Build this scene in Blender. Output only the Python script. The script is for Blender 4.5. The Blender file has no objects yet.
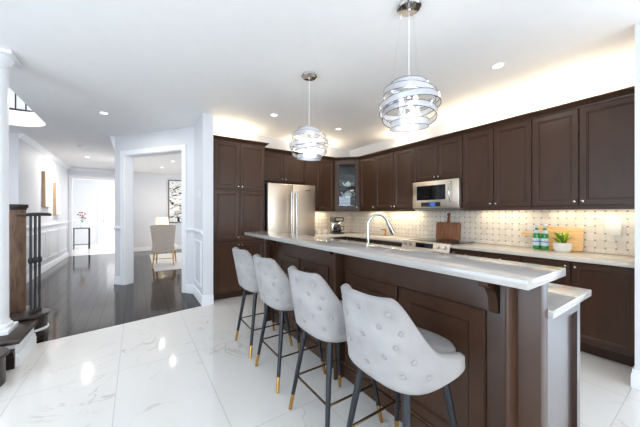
import bpy, bmesh, math, random
from mathutils import Matrix, Vector
random.seed(7)
SC = bpy.context.scene
COL = SC.collection
PI = math.pi
R = math.radians

# ------------------------------------------------------------------ camera, world, daylight, exposure
cam_d = bpy.data.cameras.new('camera')
cam = bpy.data.objects.new('camera', cam_d)
COL.objects.link(cam)
cam.location = (0, 0, 1.33)
cam.rotation_euler = (R(90), 0, R(-33.9))
cam_d.sensor_width = 36
cam_d.lens = 15.396
cam_d.clip_start = 0.02
SC.camera = cam

w = bpy.data.worlds.new('world')
SC.world = w
w.use_nodes = True
bg = w.node_tree.nodes['Background']
bg.inputs[0].default_value = (0.80, 0.90, 1.0, 1)
bg.inputs[1].default_value = 1.0

SC.view_settings.view_transform = 'Standard'
SC.view_settings.look = 'None'
SC.view_settings.gamma = 1
SC.view_settings.use_curve_mapping = False
SC.view_settings.exposure = -0.64
SC.cycles.max_bounces = 14
SC.cycles.diffuse_bounces = 8
SC.cycles.glossy_bounces = 6
SC.cycles.transmission_bounces = 10
SC.cycles.transparent_max_bounces = 12
SC.cycles.caustics_reflective = False
SC.cycles.caustics_refractive = False
SC.cycles.sample_clamp_indirect = 6.0


def area(name, loc, rot, sx, sy, power, color=(1, 1, 1), spread=None):
    d = bpy.data.lights.new(name, 'AREA')
    d.shape = 'RECTANGLE'
    d.size = sx
    d.size_y = sy
    d.energy = power
    d.color = color
    if spread:
        d.spread = spread
    o = bpy.data.objects.new(name, d)
    COL.objects.link(o)
    o.location = loc
    o.rotation_euler = rot
    return o


DAY = (0.95, 0.975, 1.0)
BLUE = (0.70, 0.85, 1.0)
# daylight through the windows behind and beside the camera (light stands in the window openings)
area('rear_window_daylight', (-0.9, -3.38, 1.30), (R(90), 0, 0), 2.2, 1.9, 150, DAY)
area('rear_door_daylight', (2.6, -3.38, 1.25), (R(90), 0, 0), 2.2, 2.2, 130, DAY)
area('side_window_daylight', (5.34, -1.4, 1.25), (R(90), 0, R(90)), 2.2, 2.1, 130, (0.62, 0.80, 1.0))
area('family_window_daylight', (-3.28, 0.2, 1.35), (R(90), 0, R(-90)), 3.6, 1.9, 260, BLUE)
area('dining_window_daylight', (4.2, 8.4, 1.5), (R(90), 0, R(90)), 3.0, 1.9, 170, (0.94, 0.97, 1.0))
area('foyer_window_daylight', (0.5, 13.4, 1.6), (R(90), 0, R(90)), 2.6, 2.0, 118, (1, 1, 1))
area('upstairs_fill', (-2.1, 4.9, 5.2), (0, 0, 0), 1.8, 2.6, 150, DAY)  # added fill lamp below the closed upstairs ceiling; no window up there


# ------------------------------------------------------------------ materials
def new_mat(name):
    m = bpy.data.materials.new(name)
    m.use_nodes = True
    nt = m.node_tree
    b = nt.nodes['Principled BSDF']
    return m, nt, b


def hexc(r, g, b):
    f = lambda c: (c / 255 / 12.92) if c / 255 <= 0.04045 else ((c / 255 + 0.055) / 1.055) ** 2.4
    return (f(r), f(g), f(b), 1)


def mat(name, col, rough=0.5, metal=0.0, var=0.08, scale=8.0, stretch=(1, 1, 1), bump=0.0, coat=0.0, spec=0.5, emit=0.0):
    m, nt, b = new_mat(name)
    N, L = nt.nodes, nt.links
    tc = N.new('ShaderNodeTexCoord')
    mp = N.new('ShaderNodeMapping')
    mp.inputs['Scale'].default_value = stretch
    L.new(tc.outputs['Object'], mp.inputs[0])
    nz = N.new('ShaderNodeTexNoise')
    nz.inputs['Scale'].default_value = scale
    nz.inputs['Detail'].default_value = 4
    L.new(mp.outputs[0], nz.inputs['Vector'])
    cr = N.new('ShaderNodeValToRGB')
    c = hexc(*col)
    cr.color_ramp.elements[0].position = 0.3
    cr.color_ramp.elements[1].position = 0.7
    cr.color_ramp.elements[0].color = tuple(x * (1 - var) for x in c[:3]) + (1,)
    cr.color_ramp.elements[1].color = tuple(min(1, x * (1 + var)) for x in c[:3]) + (1,)
    L.new(nz.outputs[0], cr.inputs[0])
    L.new(cr.outputs[0], b.inputs['Base Color'])
    b.inputs['Roughness'].default_value = rough
    b.inputs['Metallic'].default_value = metal
    b.inputs['Specular IOR Level'].default_value = spec
    b.inputs['Coat Weight'].default_value = coat
    b.inputs['Coat Roughness'].default_value = 0.15
    if bump:
        bp = N.new('ShaderNodeBump')
        bp.inputs['Strength'].default_value = bump
        bp.inputs['Distance'].default_value = 0.002
        L.new(nz.outputs[0], bp.inputs['Height'])
        L.new(bp.outputs[0], b.inputs['Normal'])
    if emit:
        L.new(cr.outputs[0], b.inputs['Emission Color'])
        b.inputs['Emission Strength'].default_value = emit
    return m


def glass_mat(name, tint=(1, 1, 1), rough=0.0, alpha=0.25):
    """thin glazing: mostly see-through, with a mirror-like sheen"""
    m, nt, b = new_mat(name)
    N, L = nt.nodes, nt.links
    out = N['Material Output']
    tr = N.new('ShaderNodeBsdfTransparent')
    tr.inputs[0].default_value = tint + (1,)
    gl = N.new('ShaderNodeBsdfGlossy')
    gl.inputs['Roughness'].default_value = rough
    fr = N.new('ShaderNodeFresnel')
    fr.inputs[0].default_value = 1.5
    mx = N.new('ShaderNodeMixShader')
    L.new(fr.outputs[0], mx.inputs[0])
    L.new(tr.outputs[0], mx.inputs[1])
    L.new(gl.outputs[0], mx.inputs[2])
    L.new(mx.outputs[0], out.inputs[0])
    return m


def band_mat(name):
    """silvered translucent ribbon: part mirror, part frosted, part see-through"""
    m, nt, b = new_mat(name)
    N, L = nt.nodes, nt.links
    b.inputs['Base Color'].default_value = (.72, .73, .77, 1)
    b.inputs['Metallic'].default_value = 0.75
    b.inputs['Roughness'].default_value = 0.28
    tr = N.new('ShaderNodeBsdfTransparent')
    mx = N.new('ShaderNodeMixShader')
    mx.inputs[0].default_value = 0.42
    L.new(b.outputs[0], mx.inputs[1])
    L.new(tr.outputs[0], mx.inputs[2])
    L.new(mx.outputs[0], N['Material Output'].inputs[0])
    return m


def math_node(nt, op, a, b=None, clamp=False):
    n = nt.nodes.new('ShaderNodeMath')
    n.operation = op
    n.use_clamp = clamp
    for i, v in enumerate((a, b)):
        if v is None:
            continue
        if isinstance(v, (int, float)):
            n.inputs[i].default_value = v
        else:
            nt.links.new(v, n.inputs[i])
    return n.outputs[0]


def mix_col(nt, fac, a, b):
    n = nt.nodes.new('ShaderNodeMix')
    n.data_type = 'RGBA'
    if isinstance(fac, (int, float)):
        n.inputs[0].default_value = fac
    else:
        nt.links.new(fac, n.inputs[0])
    for i, v in ((6, a), (7, b)):
        if isinstance(v, tuple):
            n.inputs[i].default_value = v
        else:
            nt.links.new(v, n.inputs[i])
    return n.outputs[2]


def tile_floor_mat(name, base, vein, grout, x0, sx, y0, sy, rough):
    m, nt, b = new_mat(name)
    N, L = nt.nodes, nt.links
    g = N.new('ShaderNodeNewGeometry')
    sp = N.new('ShaderNodeSeparateXYZ')
    L.new(g.outputs['Position'], sp.inputs[0])
    fx = math_node(nt, 'FRACT', math_node(nt, 'DIVIDE', math_node(nt, 'SUBTRACT', sp.outputs[0], x0 - 40 * sx), sx))
    fy = math_node(nt, 'FRACT', math_node(nt, 'DIVIDE', math_node(nt, 'SUBTRACT', sp.outputs[1], y0 - 40 * sy), sy))
    ex = math_node(nt, 'LESS_THAN', math_node(nt, 'ABSOLUTE', math_node(nt, 'SUBTRACT', fx, 0.5)), 0.5 - 0.0022 / sx)
    ey = math_node(nt, 'LESS_THAN', math_node(nt, 'ABSOLUTE', math_node(nt, 'SUBTRACT', fy, 0.5)), 0.5 - 0.0022 / sy)
    ok = math_node(nt, 'MULTIPLY', ex, ey)
    # a different slab of stone in every tile
    ix = math_node(nt, 'FLOOR', math_node(nt, 'DIVIDE', math_node(nt, 'SUBTRACT', sp.outputs[0], x0 - 40 * sx), sx))
    iy = math_node(nt, 'FLOOR', math_node(nt, 'DIVIDE', math_node(nt, 'SUBTRACT', sp.outputs[1], y0 - 40 * sy), sy))
    cb = N.new('ShaderNodeCombineXYZ')
    L.new(math_node(nt, 'ADD', sp.outputs[0], math_node(nt, 'MULTIPLY', iy, 3.7)), cb.inputs[0])
    L.new(math_node(nt, 'ADD', sp.outputs[1], math_node(nt, 'MULTIPLY', ix, 5.3)), cb.inputs[1])
    nz = N.new('ShaderNodeTexNoise')
    nz.inputs['Scale'].default_value = 1.6
    nz.inputs['Detail'].default_value = 6
    nz.inputs['Distortion'].default_value = 1.3
    L.new(cb.outputs[0], nz.inputs['Vector'])
    ab = math_node(nt, 'ABSOLUTE', math_node(nt, 'SUBTRACT', nz.outputs[0], 0.5))
    cr = N.new('ShaderNodeValToRGB')
    cr.color_ramp.elements[0].position = 0.0
    cr.color_ramp.elements[0].color = hexc(*vein)
    cr.color_ramp.elements[1].position = 0.011
    cr.color_ramp.elements[1].color = hexc(*base)
    L.new(ab, cr.inputs[0])
    n2 = N.new('ShaderNodeTexNoise')
    n2.inputs['Scale'].default_value = 2.2
    L.new(cb.outputs[0], n2.inputs['Vector'])
    # veins fade in and out
    fade = N.new('ShaderNodeValToRGB')
    fade.color_ramp.elements[0].position = 0.47
    fade.color_ramp.elements[1].position = 0.78
    L.new(n2.outputs[0], fade.inputs[0])
    c1 = mix_col(nt, fade.outputs[0], hexc(*base), cr.outputs[0])
    cloud = math_node(nt, 'MULTIPLY', n2.outputs[0], 0.10)
    c2 = mix_col(nt, cloud, c1, hexc(*vein))
    c3 = mix_col(nt, ok, hexc(*grout), c2)
    L.new(c3, b.inputs['Base Color'])
    b.inputs['Roughness'].default_value = rough
    return m


def plank_mat(name, c0, c1, wd, rough):
    m, nt, b = new_mat(name)
    N, L = nt.nodes, nt.links
    g = N.new('ShaderNodeNewGeometry')
    sp = N.new('ShaderNodeSeparateXYZ')
    L.new(g.outputs['Position'], sp.inputs[0])
    u = math_node(nt, 'DIVIDE', math_node(nt, 'ADD', sp.outputs[0], 50), wd)
    ix = math_node(nt, 'FLOOR', u)
    fx = math_node(nt, 'ABSOLUTE', math_node(nt, 'SUBTRACT', math_node(nt, 'FRACT', u), 0.5))
    seam = math_node(nt, 'LESS_THAN', fx, 0.5 - 0.0035 / wd)
    yy = math_node(nt, 'ADD', math_node(nt, 'DIVIDE', sp.outputs[1], 1.1), math_node(nt, 'MULTIPLY', ix, 0.377))
    fy = math_node(nt, 'ABSOLUTE', math_node(nt, 'SUBTRACT', math_node(nt, 'FRACT', math_node(nt, 'ADD', yy, 60)), 0.5))
    seam2 = math_node(nt, 'LESS_THAN', fy, 0.498)
    ok = math_node(nt, 'MULTIPLY', seam, seam2)
    cb = N.new('ShaderNodeCombineXYZ')
    L.new(ix, cb.inputs[0])
    L.new(math_node(nt, 'FLOOR', yy), cb.inputs[1])
    wn = N.new('ShaderNodeTexWhiteNoise')
    L.new(cb.outputs[0], wn.inputs['Vector'])
    c = mix_col(nt, wn.outputs[0], hexc(*c0), hexc(*c1))
    c = mix_col(nt, ok, hexc(18, 14, 12), c)
    L.new(c, b.inputs['Base Color'])
    b.inputs['Roughness'].default_value = rough
    L.new(math_node(nt, 'ADD', math_node(nt, 'MULTIPLY', ok, 0.09), 0.08), b.inputs['Specular IOR Level'])
    return m


def weave_tile_mat(name, cs=0.078):
    """cream basket-weave backsplash: crossing tiles with little grey squares between"""
    m, nt, b = new_mat(name)
    N, L = nt.nodes, nt.links
    g = N.new('ShaderNodeNewGeometry')
    sp = N.new('ShaderNodeSeparateXYZ')
    L.new(g.outputs['Position'], sp.inputs[0])
    s = math_node(nt, 'ADD', sp.outputs[0], sp.outputs[1])
    u = math_node(nt, 'DIVIDE', math_node(nt, 'ADD', s, 20), cs)
    v = math_node(nt, 'DIVIDE', math_node(nt, 'ADD', sp.outputs[2], 10.035), cs)
    iu, iv = math_node(nt, 'FLOOR', u), math_node(nt, 'FLOOR', v)
    fu = math_node(nt, 'ABSOLUTE', math_node(nt, 'SUBTRACT', math_node(nt, 'FRACT', u), 0.5))
    fv = math_node(nt, 'ABSOLUTE', math_node(nt, 'SUBTRACT', math_node(nt, 'FRACT', v), 0.5))
    par = math_node(nt, 'MODULO', math_node(nt, 'ADD', iu, iv), 2.0)      # 0 / 1
    par = math_node(nt, 'GREATER_THAN', par, 0.5)
    inv = math_node(nt, 'SUBTRACT', 1.0, par)
    a = math_node(nt, 'ADD', math_node(nt, 'MULTIPLY', par, fu), math_node(nt, 'MULTIPLY', inv, fv))
    seam = math_node(nt, 'LESS_THAN', math_node(nt, 'ABSOLUTE', math_node(nt, 'SUBTRACT', a, 0.40)), 0.016)
    dot = math_node(nt, 'MULTIPLY', math_node(nt, 'GREATER_THAN', fu, 0.41), math_node(nt, 'GREATER_THAN', fv, 0.41))
    # colour of the tile each point belongs to
    du = math_node(nt, 'ROUND', math_node(nt, 'MULTIPLY', u, 1.0))
    cb = N.new('ShaderNodeCombineXYZ')
    over = math_node(nt, 'GREATER_THAN', a, 0.40)
    L.new(math_node(nt, 'ADD', iu, math_node(nt, 'MULTIPLY', over, math_node(nt, 'MULTIPLY', par, 0.5))), cb.inputs[0])
    L.new(math_node(nt, 'ADD', iv, math_node(nt, 'MULTIPLY', over, math_node(nt, 'MULTIPLY', inv, 0.5))), cb.inputs[1])
    wn = N.new('ShaderNodeTexWhiteNoise')
    L.new(cb.outputs[0], wn.inputs['Vector'])
    c = mix_col(nt, wn.outputs[0], hexc(230, 223, 211), hexc(216, 208, 194))
    c = mix_col(nt, seam, c, hexc(184, 176, 165))
    c = mix_col(nt, dot, c, hexc(134, 128, 122))
    L.new(c, b.inputs['Base Color'])
    b.inputs['Roughness'].default_value = 0.25
    bp = N.new('ShaderNodeBump')
    bp.inputs['Strength'].default_value = 0.4
    bp.inputs['Distance'].default_value = 0.003
    L.new(math_node(nt, 'SUBTRACT', 1.0, seam), bp.inputs['Height'])
    L.new(bp.outputs[0], b.inputs['Normal'])
    return m


def abstract_mat(name):
    """black strokes on white canvas"""
    m, nt, b = new_mat(name)
    N, L = nt.nodes, nt.links
    tc = N.new('ShaderNodeTexCoord')
    mp = N.new('ShaderNodeMapping')
    mp.inputs['Scale'].default_value = (1.2, 1, 2.2)
    L.new(tc.outputs['Object'], mp.inputs[0])
    wv = N.new('ShaderNodeTexNoise')
    wv.inputs['Scale'].default_value = 2.3
    wv.inputs['Detail'].default_value = 1
    wv.inputs['Distortion'].default_value = 1.5
    L.new(mp.outputs[0], wv.inputs['Vector'])
    a = math_node(nt, 'ABSOLUTE', math_node(nt, 'SUBTRACT', wv.outputs[0], 0.5))
    k = math_node(nt, 'LESS_THAN', a, 0.022)
    n2 = N.new('ShaderNodeTexNoise')
    n2.inputs['Scale'].default_value = 1.7
    L.new(mp.outputs[0], n2.inputs['Vector'])
    k2 = math_node(nt, 'GREATER_THAN', n2.outputs[0], 0.60)
    c = mix_col(nt, k2, hexc(238, 238, 236), hexc(205, 200, 190))
    c = mix_col(nt, k, c, hexc(25, 25, 27))
    L.new(c, b.inputs['Base Color'])
    b.inputs['Roughness'].default_value = 0.6
    return m


def board_mat(name, c0, c1, scale, stretch):
    m = mat(name, c0, 0.45, var=0.0)
    nt = m.node_tree
    N, L = nt.nodes, nt.links
    b = N['Principled BSDF']
    tc = N.new('ShaderNodeTexCoord')
    mp = N.new('ShaderNodeMapping')
    mp.inputs['Scale'].default_value = stretch
    L.new(tc.outputs['Object'], mp.inputs[0])
    nz = N.new('ShaderNodeTexNoise')
    nz.inputs['Scale'].default_value = scale
    nz.inputs['Detail'].default_value = 5
    nz.inputs['Distortion'].default_value = 0.4
    L.new(mp.outputs[0], nz.inputs['Vector'])
    cr = N.new('ShaderNodeValToRGB')
    cr.color_ramp.elements[0].position = 0.35
    cr.color_ramp.elements[1].position = 0.65
    cr.color_ramp.elements[0].color = hexc(*c0)
    cr.color_ramp.elements[1].color = hexc(*c1)
    L.new(nz.outputs[0], cr.inputs[0])
    L.new(cr.outputs[0], b.inputs['Base Color'])
    return m


M = {}
M['wall'] = mat('wall_paint', (217, 219, 223), 0.6, var=0.01)
M['ceil'] = mat('ceiling_paint', (244, 243, 242), 0.7, var=0.01)
M['trim'] = mat('white_trim_paint', (234, 236, 239), 0.35, var=0.01)
M['tile'] = tile_floor_mat('white_marble_tile', (223, 220, 216), (160, 153, 147), (190, 186, 182), -0.124, 0.616, 0.407, 1.232, 0.055)
M['foyer_tile'] = tile_floor_mat('foyer_tile', (240, 238, 234), (205, 200, 195), (215, 212, 208), 0, 0.6, 0, 0.6, 0.15)
M['plank'] = plank_mat('dark_oak_planks', (28, 22, 19), (50, 40, 35), 0.125, 0.10)
M['cab'] = mat('espresso_maple', (66, 44, 31), 0.36, var=0.12, scale=5, stretch=(3, 3, 0.7), spec=0.35)
M['cabgloss'] = mat('espresso_maple_lacquer', (60, 42, 33), 0.3, var=0.12, scale=5, stretch=(3, 3, 0.7), spec=0.5, coat=0.5)
M['cabin'] = mat('cabinet_interior', (48, 45, 45), 0.5, var=0.05)
M['darkwood'] = mat('dark_stair_wood', (40, 28, 23), 0.35, var=0.35, scale=9, stretch=(4, 4, 0.6))
M['newel'] = mat('brown_newel_wood', (112, 86, 68), 0.45, var=0.4, scale=10, stretch=(4, 4, 0.7))
M['quartz'] = mat('pale_grey_quartz', (170, 166, 162), 0.10, var=0.02, scale=60)
M['quartz2'] = mat('cream_quartz', (218, 210, 198), 0.12, var=0.02, scale=60)
M['splash'] = weave_tile_mat('basketweave_tile')
M['steel'] = mat('stainless_steel', (226, 214, 198), 0.33, metal=1.0, var=0.03, scale=3, stretch=(1, 1, 40))
M['steel2'] = mat('brushed_steel', (190, 188, 184), 0.22, metal=1.0, var=0.03, scale=30)
M['nickel'] = mat('satin_nickel', (196, 190, 182), 0.25, metal=1.0, var=0.02)
M['chrome'] = mat('polished_chrome', (225, 226, 228), 0.06, metal=1.0, var=0.01)
M['edge'] = mat('grey_metal_edge', (128, 132, 138), 0.2, metal=1.0, var=0.02)
M['faucet'] = mat('faucet_chrome', (190, 196, 200), 0.14, metal=1.0, var=0.02)
M['band'] = band_mat('frosted_silver_band')
M['black'] = mat('black_plastic', (24, 24, 26), 0.3, var=0.05)
M['blackglass'] = mat('black_glass', (16, 17, 20), 0.06, var=0.02)
M['screen'] = mat('blue_display', (60, 110, 190), 0.2, var=0.05, emit=0.5)
M['panelgrey'] = mat('dark_grey_plastic', (60, 60, 62), 0.4)
M['velvet'] = mat('grey_velvet', (148, 145, 144), 0.8, var=0.18, scale=5, bump=0.1)
M['button'] = mat('grey_velvet_button', (144, 141, 140), 0.6, var=0.05)
M['leg'] = mat('blue_black_leg', (17, 22, 30), 0.35, var=0.05)
M['gold'] = mat('brushed_gold', (196, 152, 84), 0.25, metal=1.0, var=0.03)
M['rod'] = mat('dark_bronze_rod', (110, 92, 66), 0.25, metal=1.0, var=0.03)
M['iron'] = mat('black_iron', (26, 25, 28), 0.4, var=0.05)
M['board'] = board_mat('acacia_board', (112, 66, 38), (158, 104, 66), 7, (1, 9, 0.8))
M['board2'] = board_mat('bamboo_board', (214, 170, 108), (234, 198, 142), 7, (1, 0.8, 9))
M['porcelain'] = mat('white_porcelain', (240, 238, 232), 0.2, var=0.01)
M['bottle'] = mat('green_bottle_glass', (30, 140, 62), 0.08, var=0.03, coat=0.5)
M['label'] = mat('pale_blue_label', (200, 218, 232), 0.5, var=0.04)
M['foil'] = mat('silver_foil', (226, 228, 230), 0.35, metal=0.6, var=0.02)
M['labelblue'] = mat('blue_print', (74, 120, 176), 0.5, var=0.04)
M['labelred'] = mat('red_print', (190, 40, 44), 0.5, var=0.04)
M['leaf'] = mat('lime_leaf', (186, 206, 50), 0.5, var=0.3, scale=20)
M['leafdark'] = mat('green_leaf', (70, 124, 40), 0.5, var=0.3, scale=20)
M['soil'] = mat('soil', (60, 46, 36), 0.9, var=0.2, scale=40)
M['glass'] = glass_mat('clear_glass', (0.93, 0.96, 0.97))
M['cup'] = glass_mat('glass_cup', (0.9, 0.9, 0.9))
M['crystal'] = mat('crystal', (240, 244, 250), 0.05, var=0.02, spec=0.9)
M['bulb'] = mat('lit_bulb', (255, 246, 232), 0.3, var=0.0, emit=7)
M['downlight'] = mat('lit_downlight', (255, 248, 238), 0.3, var=0.0, emit=5)
M['ledstrip'] = mat('lit_led_strip', (255, 222, 170), 0.3, var=0.0, emit=3)
M['beige'] = mat('beige_linen', (205, 194, 182), 0.8, var=0.05, scale=30)
M['shade'] = mat('lit_lamp_shade', (255, 238, 210), 0.7, var=0.0, emit=0.9)
M['rug'] = mat('cream_rug', (214, 210, 206), 0.9, var=0.08, scale=14, bump=0.2)
M['canvas'] = mat('white_canvas', (236, 236, 238), 0.6, var=0.06, scale=3)
M['oakframe'] = mat('oak_canvas_side', (186, 154, 120), 0.5, var=0.1, scale=10)
M['art'] = abstract_mat('black_and_white_painting')
M['flower'] = mat('dusty_pink_petals', (190, 92, 100), 0.6, var=0.2, scale=30)
M['doorwhite'] = mat('white_door_paint', (240, 240, 242), 0.35, var=0.01)
M['doorglass'] = mat('daylit_frosted_glass', (250, 252, 255), 0.3, var=0.01, emit=1.2)
M['plastic'] = mat('white_plastic', (238, 236, 230), 0.35, var=0.01)

# ------------------------------------------------------------------ mesh helpers
WM = {}


class MB:
    def __init__(s):
        s.bm = bmesh.new()

    def box(s, x0, x1, y0, y1, z0, z1, bev=0.0, seg=2):
        r = bmesh.ops.create_cube(s.bm, size=1.0)
        vs = r['verts']
        sx, sy, sz = x1 - x0, y1 - y0, z1 - z0
        for v in vs:
            v.co = Vector((x0 + (v.co.x + .5) * sx, y0 + (v.co.y + .5) * sy, z0 + (v.co.z + .5) * sz))
        if bev:
            es = list({e for v in vs for e in v.link_edges})
            bmesh.ops.bevel(s.bm, geom=es, offset=bev, segments=seg, affect='EDGES', profile=0.5)
        return s

    def prism(s, pts, z0, z1, axis='z', bev=0.0):
        """polygon pts extruded; axis z: (x,y); axis y: (x,z) between y0..y1; axis x: (y,z)"""
        def P(p, t):
            return {'z': (p[0], p[1], t), 'y': (p[0], t, p[1]), 'x': (t, p[0], p[1])}[axis]
        a = [s.bm.verts.new(P(p, z0)) for p in pts]
        b = [s.bm.verts.new(P(p, z1)) for p in pts]
        n = len(pts)
        fs = [s.bm.faces.new(a), s.bm.faces.new(b)]
        for i in range(n):
            fs.append(s.bm.faces.new((a[i], a[(i + 1) % n], b[(i + 1) % n], b[i])))
        bmesh.ops.recalc_face_normals(s.bm, faces=fs)
        if bev:
            es = list({e for f in fs for e in f.edges})
            bmesh.ops.bevel(s.bm, geom=es, offset=bev, segments=2, affect='EDGES', profile=0.5)
        return s

    def rings(s, rows, close=True, cap0=True, cap1=True):
        """rows: list of equally long lists of points; skin between neighbours"""
        vv = [[s.bm.verts.new(p) for p in r] for r in rows]
        n = len(rows[0])
        fs = []
        for a, b in zip(vv, vv[1:]):
            for i in range(n if close else n - 1):
                j = (i + 1) % n
                fs.append(s.bm.faces.new((a[i], a[j], b[j], b[i])))
        if cap0 and n > 2:
            fs.append(s.bm.faces.new(vv[0][::-1]))
        if cap1 and n > 2:
            fs.append(s.bm.faces.new(vv[-1]))
        bmesh.ops.recalc_face_normals(s.bm, faces=fs)
        return s

    def tube(s, pts, r, n=10, caps=True):
        pts = [Vector(p) for p in pts]
        rs = r if isinstance(r, (list, tuple)) else [r] * len(pts)
        rows = []
        ref = None
        for i, p in enumerate(pts):
            t = (pts[min(i + 1, len(pts) - 1)] - pts[max(i - 1, 0)]).normalized()
            if ref is None:
                ref = Vector((0, 0, 1)) if abs(t.z) < 0.9 else Vector((1, 0, 0))
            u = (ref - t * ref.dot(t)).normalized()
            ref = u
            v = t.cross(u)
            rows.append([p + (u * math.cos(2 * PI * k / n) + v * math.sin(2 * PI * k / n)) * rs[i] for k in range(n)])
        return s.rings(rows, True, caps, caps)

    def lathe(s, prof, c=(0, 0, 0), n=24, axis='z', caps=True):
        rows = []
        for r, z in prof:
            r = max(r, 1e-4)
            row = []
            for k in range(n):
                a = 2 * PI * k / n
                p = (r * math.cos(a), r * math.sin(a), z)
                if axis == 'x':
                    p = (z, r * math.cos(a), r * math.sin(a))
                elif axis == 'y':
                    p = (r * math.cos(a), z, r * math.sin(a))
                row.append((c[0] + p[0], c[1] + p[1], c[2] + p[2]))
            rows.append(row)
        return s.rings(rows, True, caps, caps)

    def sphere(s, c, r, n=12, sc=(1, 1, 1)):
        res = bmesh.ops.create_uvsphere(s.bm, u_segments=n, v_segments=max(6, n // 2 + 2), radius=r)
        for v in res['verts']:
            v.co = Vector((c[0] + v.co.x * sc[0], c[1] + v.co.y * sc[1], c[2] + v.co.z * sc[2]))
        return s

    def sweep(s, path, prof, closed=False):
        """profile of (outward-left offset, z) carried along a plan path with mitred corners"""
        n = len(path)
        rows = []
        P = [Vector((p[0], p[1])) for p in path]
        for i in range(n):
            ds = []
            if i > 0 or closed:
                ds.append((P[i] - P[i - 1]).normalized())
            if i < n - 1 or closed:
                ds.append((P[(i + 1) % n] - P[i]).normalized())
            ns = [Vector((-d.y, d.x)) for d in ds]
            m = sum(ns, Vector((0, 0))).normalized()
            k = 1 / max(0.2, m.dot(ns[0]))
            rows.append([(P[i].x + m.x * o * k, P[i].y + m.y * o * k, z) for o, z in prof])
        if closed:
            rows.append(rows[0])
        return s.rings(rows, True, not closed, not closed)

    def xform(s, mt):
        bmesh.ops.transform(s.bm, matrix=mt, verts=s.bm.verts)
        return s

    def build(s, name, m, parent=None, world=False, smooth=True, ang=35):
        me = bpy.data.meshes.new(name)
        if world and parent is not None:
            s.xform(WM[parent.name].inverted())
        s.bm.normal_update()
        s.bm.to_mesh(me)
        s.bm.free()
        if smooth:
            for p in me.polygons:
                p.use_smooth = True
            me.set_sharp_from_angle(angle=R(ang))
        me.materials.append(m)
        o = bpy.data.objects.new(name, me)
        COL.objects.link(o)
        if parent is not None:
            o.parent = parent
            WM[o.name] = WM[parent.name].copy()
        else:
            WM[o.name] = Matrix.Identity(4)
        return o


def thing(name, label, cat, loc=(0, 0, 0), rotz=0.0, group=None):
    o = bpy.data.objects.new(name, None)
    o.empty_display_size = 0.1
    COL.objects.link(o)
    o.location = loc
    o.rotation_euler = (0, 0, rotz)
    o['label'] = label
    o['category'] = cat
    if group:
        o['group'] = group
    WM[o.name] = Matrix.Translation(loc) @ Matrix.Rotation(rotz, 4, 'Z')
    return o


def tag(o, label, cat, group=None, kind=None):
    o['label'] = label
    o['category'] = cat
    if group:
        o['group'] = group
    if kind:
        o['kind'] = kind
    return o


def struct(name, mb, m, parent=None, **k):
    o = mb.build(name, m, parent, **k)
    o['kind'] = 'structure'
    return o


def copy_tree(o, parent=None):
    c = o.copy()
    COL.objects.link(c)
    if parent is not None:
        c.parent = parent
    for ch in list(o.children):
        copy_tree(ch, c)
    return c


# ------------------------------------------------------------------ the setting
CH = 2.78          # ceiling height
ZB = 0.012
# tile / plank boundary runs slightly askew
bl = [(-3.2, 3.55), (-0.95, 3.92), (0.80, 4.22)]
o = struct('floor', MB().prism([(-3.2, -3.3), (5.2, -3.3), (5.2, 0.3), (4.2, 0.3), (4.2, 4.95), (0.80, 4.95), (0.80, 4.22), (-0.95, 3.92), (-3.2, 3.55)], -0.1, 0.0), M['tile'], smooth=False)
o = struct('floor_hall', MB().prism([(-3.2, 3.55), (-0.95, 3.92), (0.80, 4.22), (0.80, 4.95), (4.3, 4.95), (4.3, 11.6), (-0.3, 11.6), (-0.3, 11.42), (-3.2, 11.42)], -0.1, -0.001), M['plank'], smooth=False)
o = struct('floor_foyer', MB().prism([(-3.2, 11.42), (-0.3, 11.42), (-0.3, 11.6), (0.7, 11.6), (0.7, 15.7), (-3.2, 15.7)], -0.1, 0.0), M['foyer_tile'], smooth=False)

# ceiling with the notch of the stairwell (its thickness shows as the upper floor's edge)
arc = [(-1.66 + 0.45 * math.cos(a), 6.10 + 0.45 * math.sin(a)) for a in [PI / 2 * k / 8 for k in range(8, -1, -1)]]
struct('ceiling', MB().prism([(-3.2, -3.45), (5.35, -3.45), (5.35, 15.8), (-3.2, 15.8), (-3.2, 6.55)] + arc + [(-1.21, 3.2), (-3.2, 3.2)], CH, CH + 0.25), M['ceil'], smooth=False)
struct('ceiling_upstairs', MB().box(-3.35, -0.4, 3.1, 7.3, 5.3, 5.4), M['ceil'], smooth=False)


def holed_wall(name, axis, c0, c1, a0, a1, z0, z1, holes, m):
    """axis 'x': wall of constant x between c0..c1 running along y a0..a1; 'y': the other way; holes (b0,b1,h0,h1)"""
    mb = MB()
    def B(u0, u1, v0, v1):
        if u1 - u0 < 1e-4 or v1 - v0 < 1e-4:
            return
        if axis == 'x':
            mb.box(c0, c1, u0, u1, v0, v1)
        else:
            mb.box(u0, u1, c0, c1, v0, v1)
    u = a0
    for b0, b1, h0, h1 in sorted(holes):
        B(u, b0, z0, z1)
        B(b0, b1, z0, h0)
        B(b0, b1, h1, z1)
        u = b1
    B(u, a1, z0, z1)
    return struct(name, mb, m, smooth=False)


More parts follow.
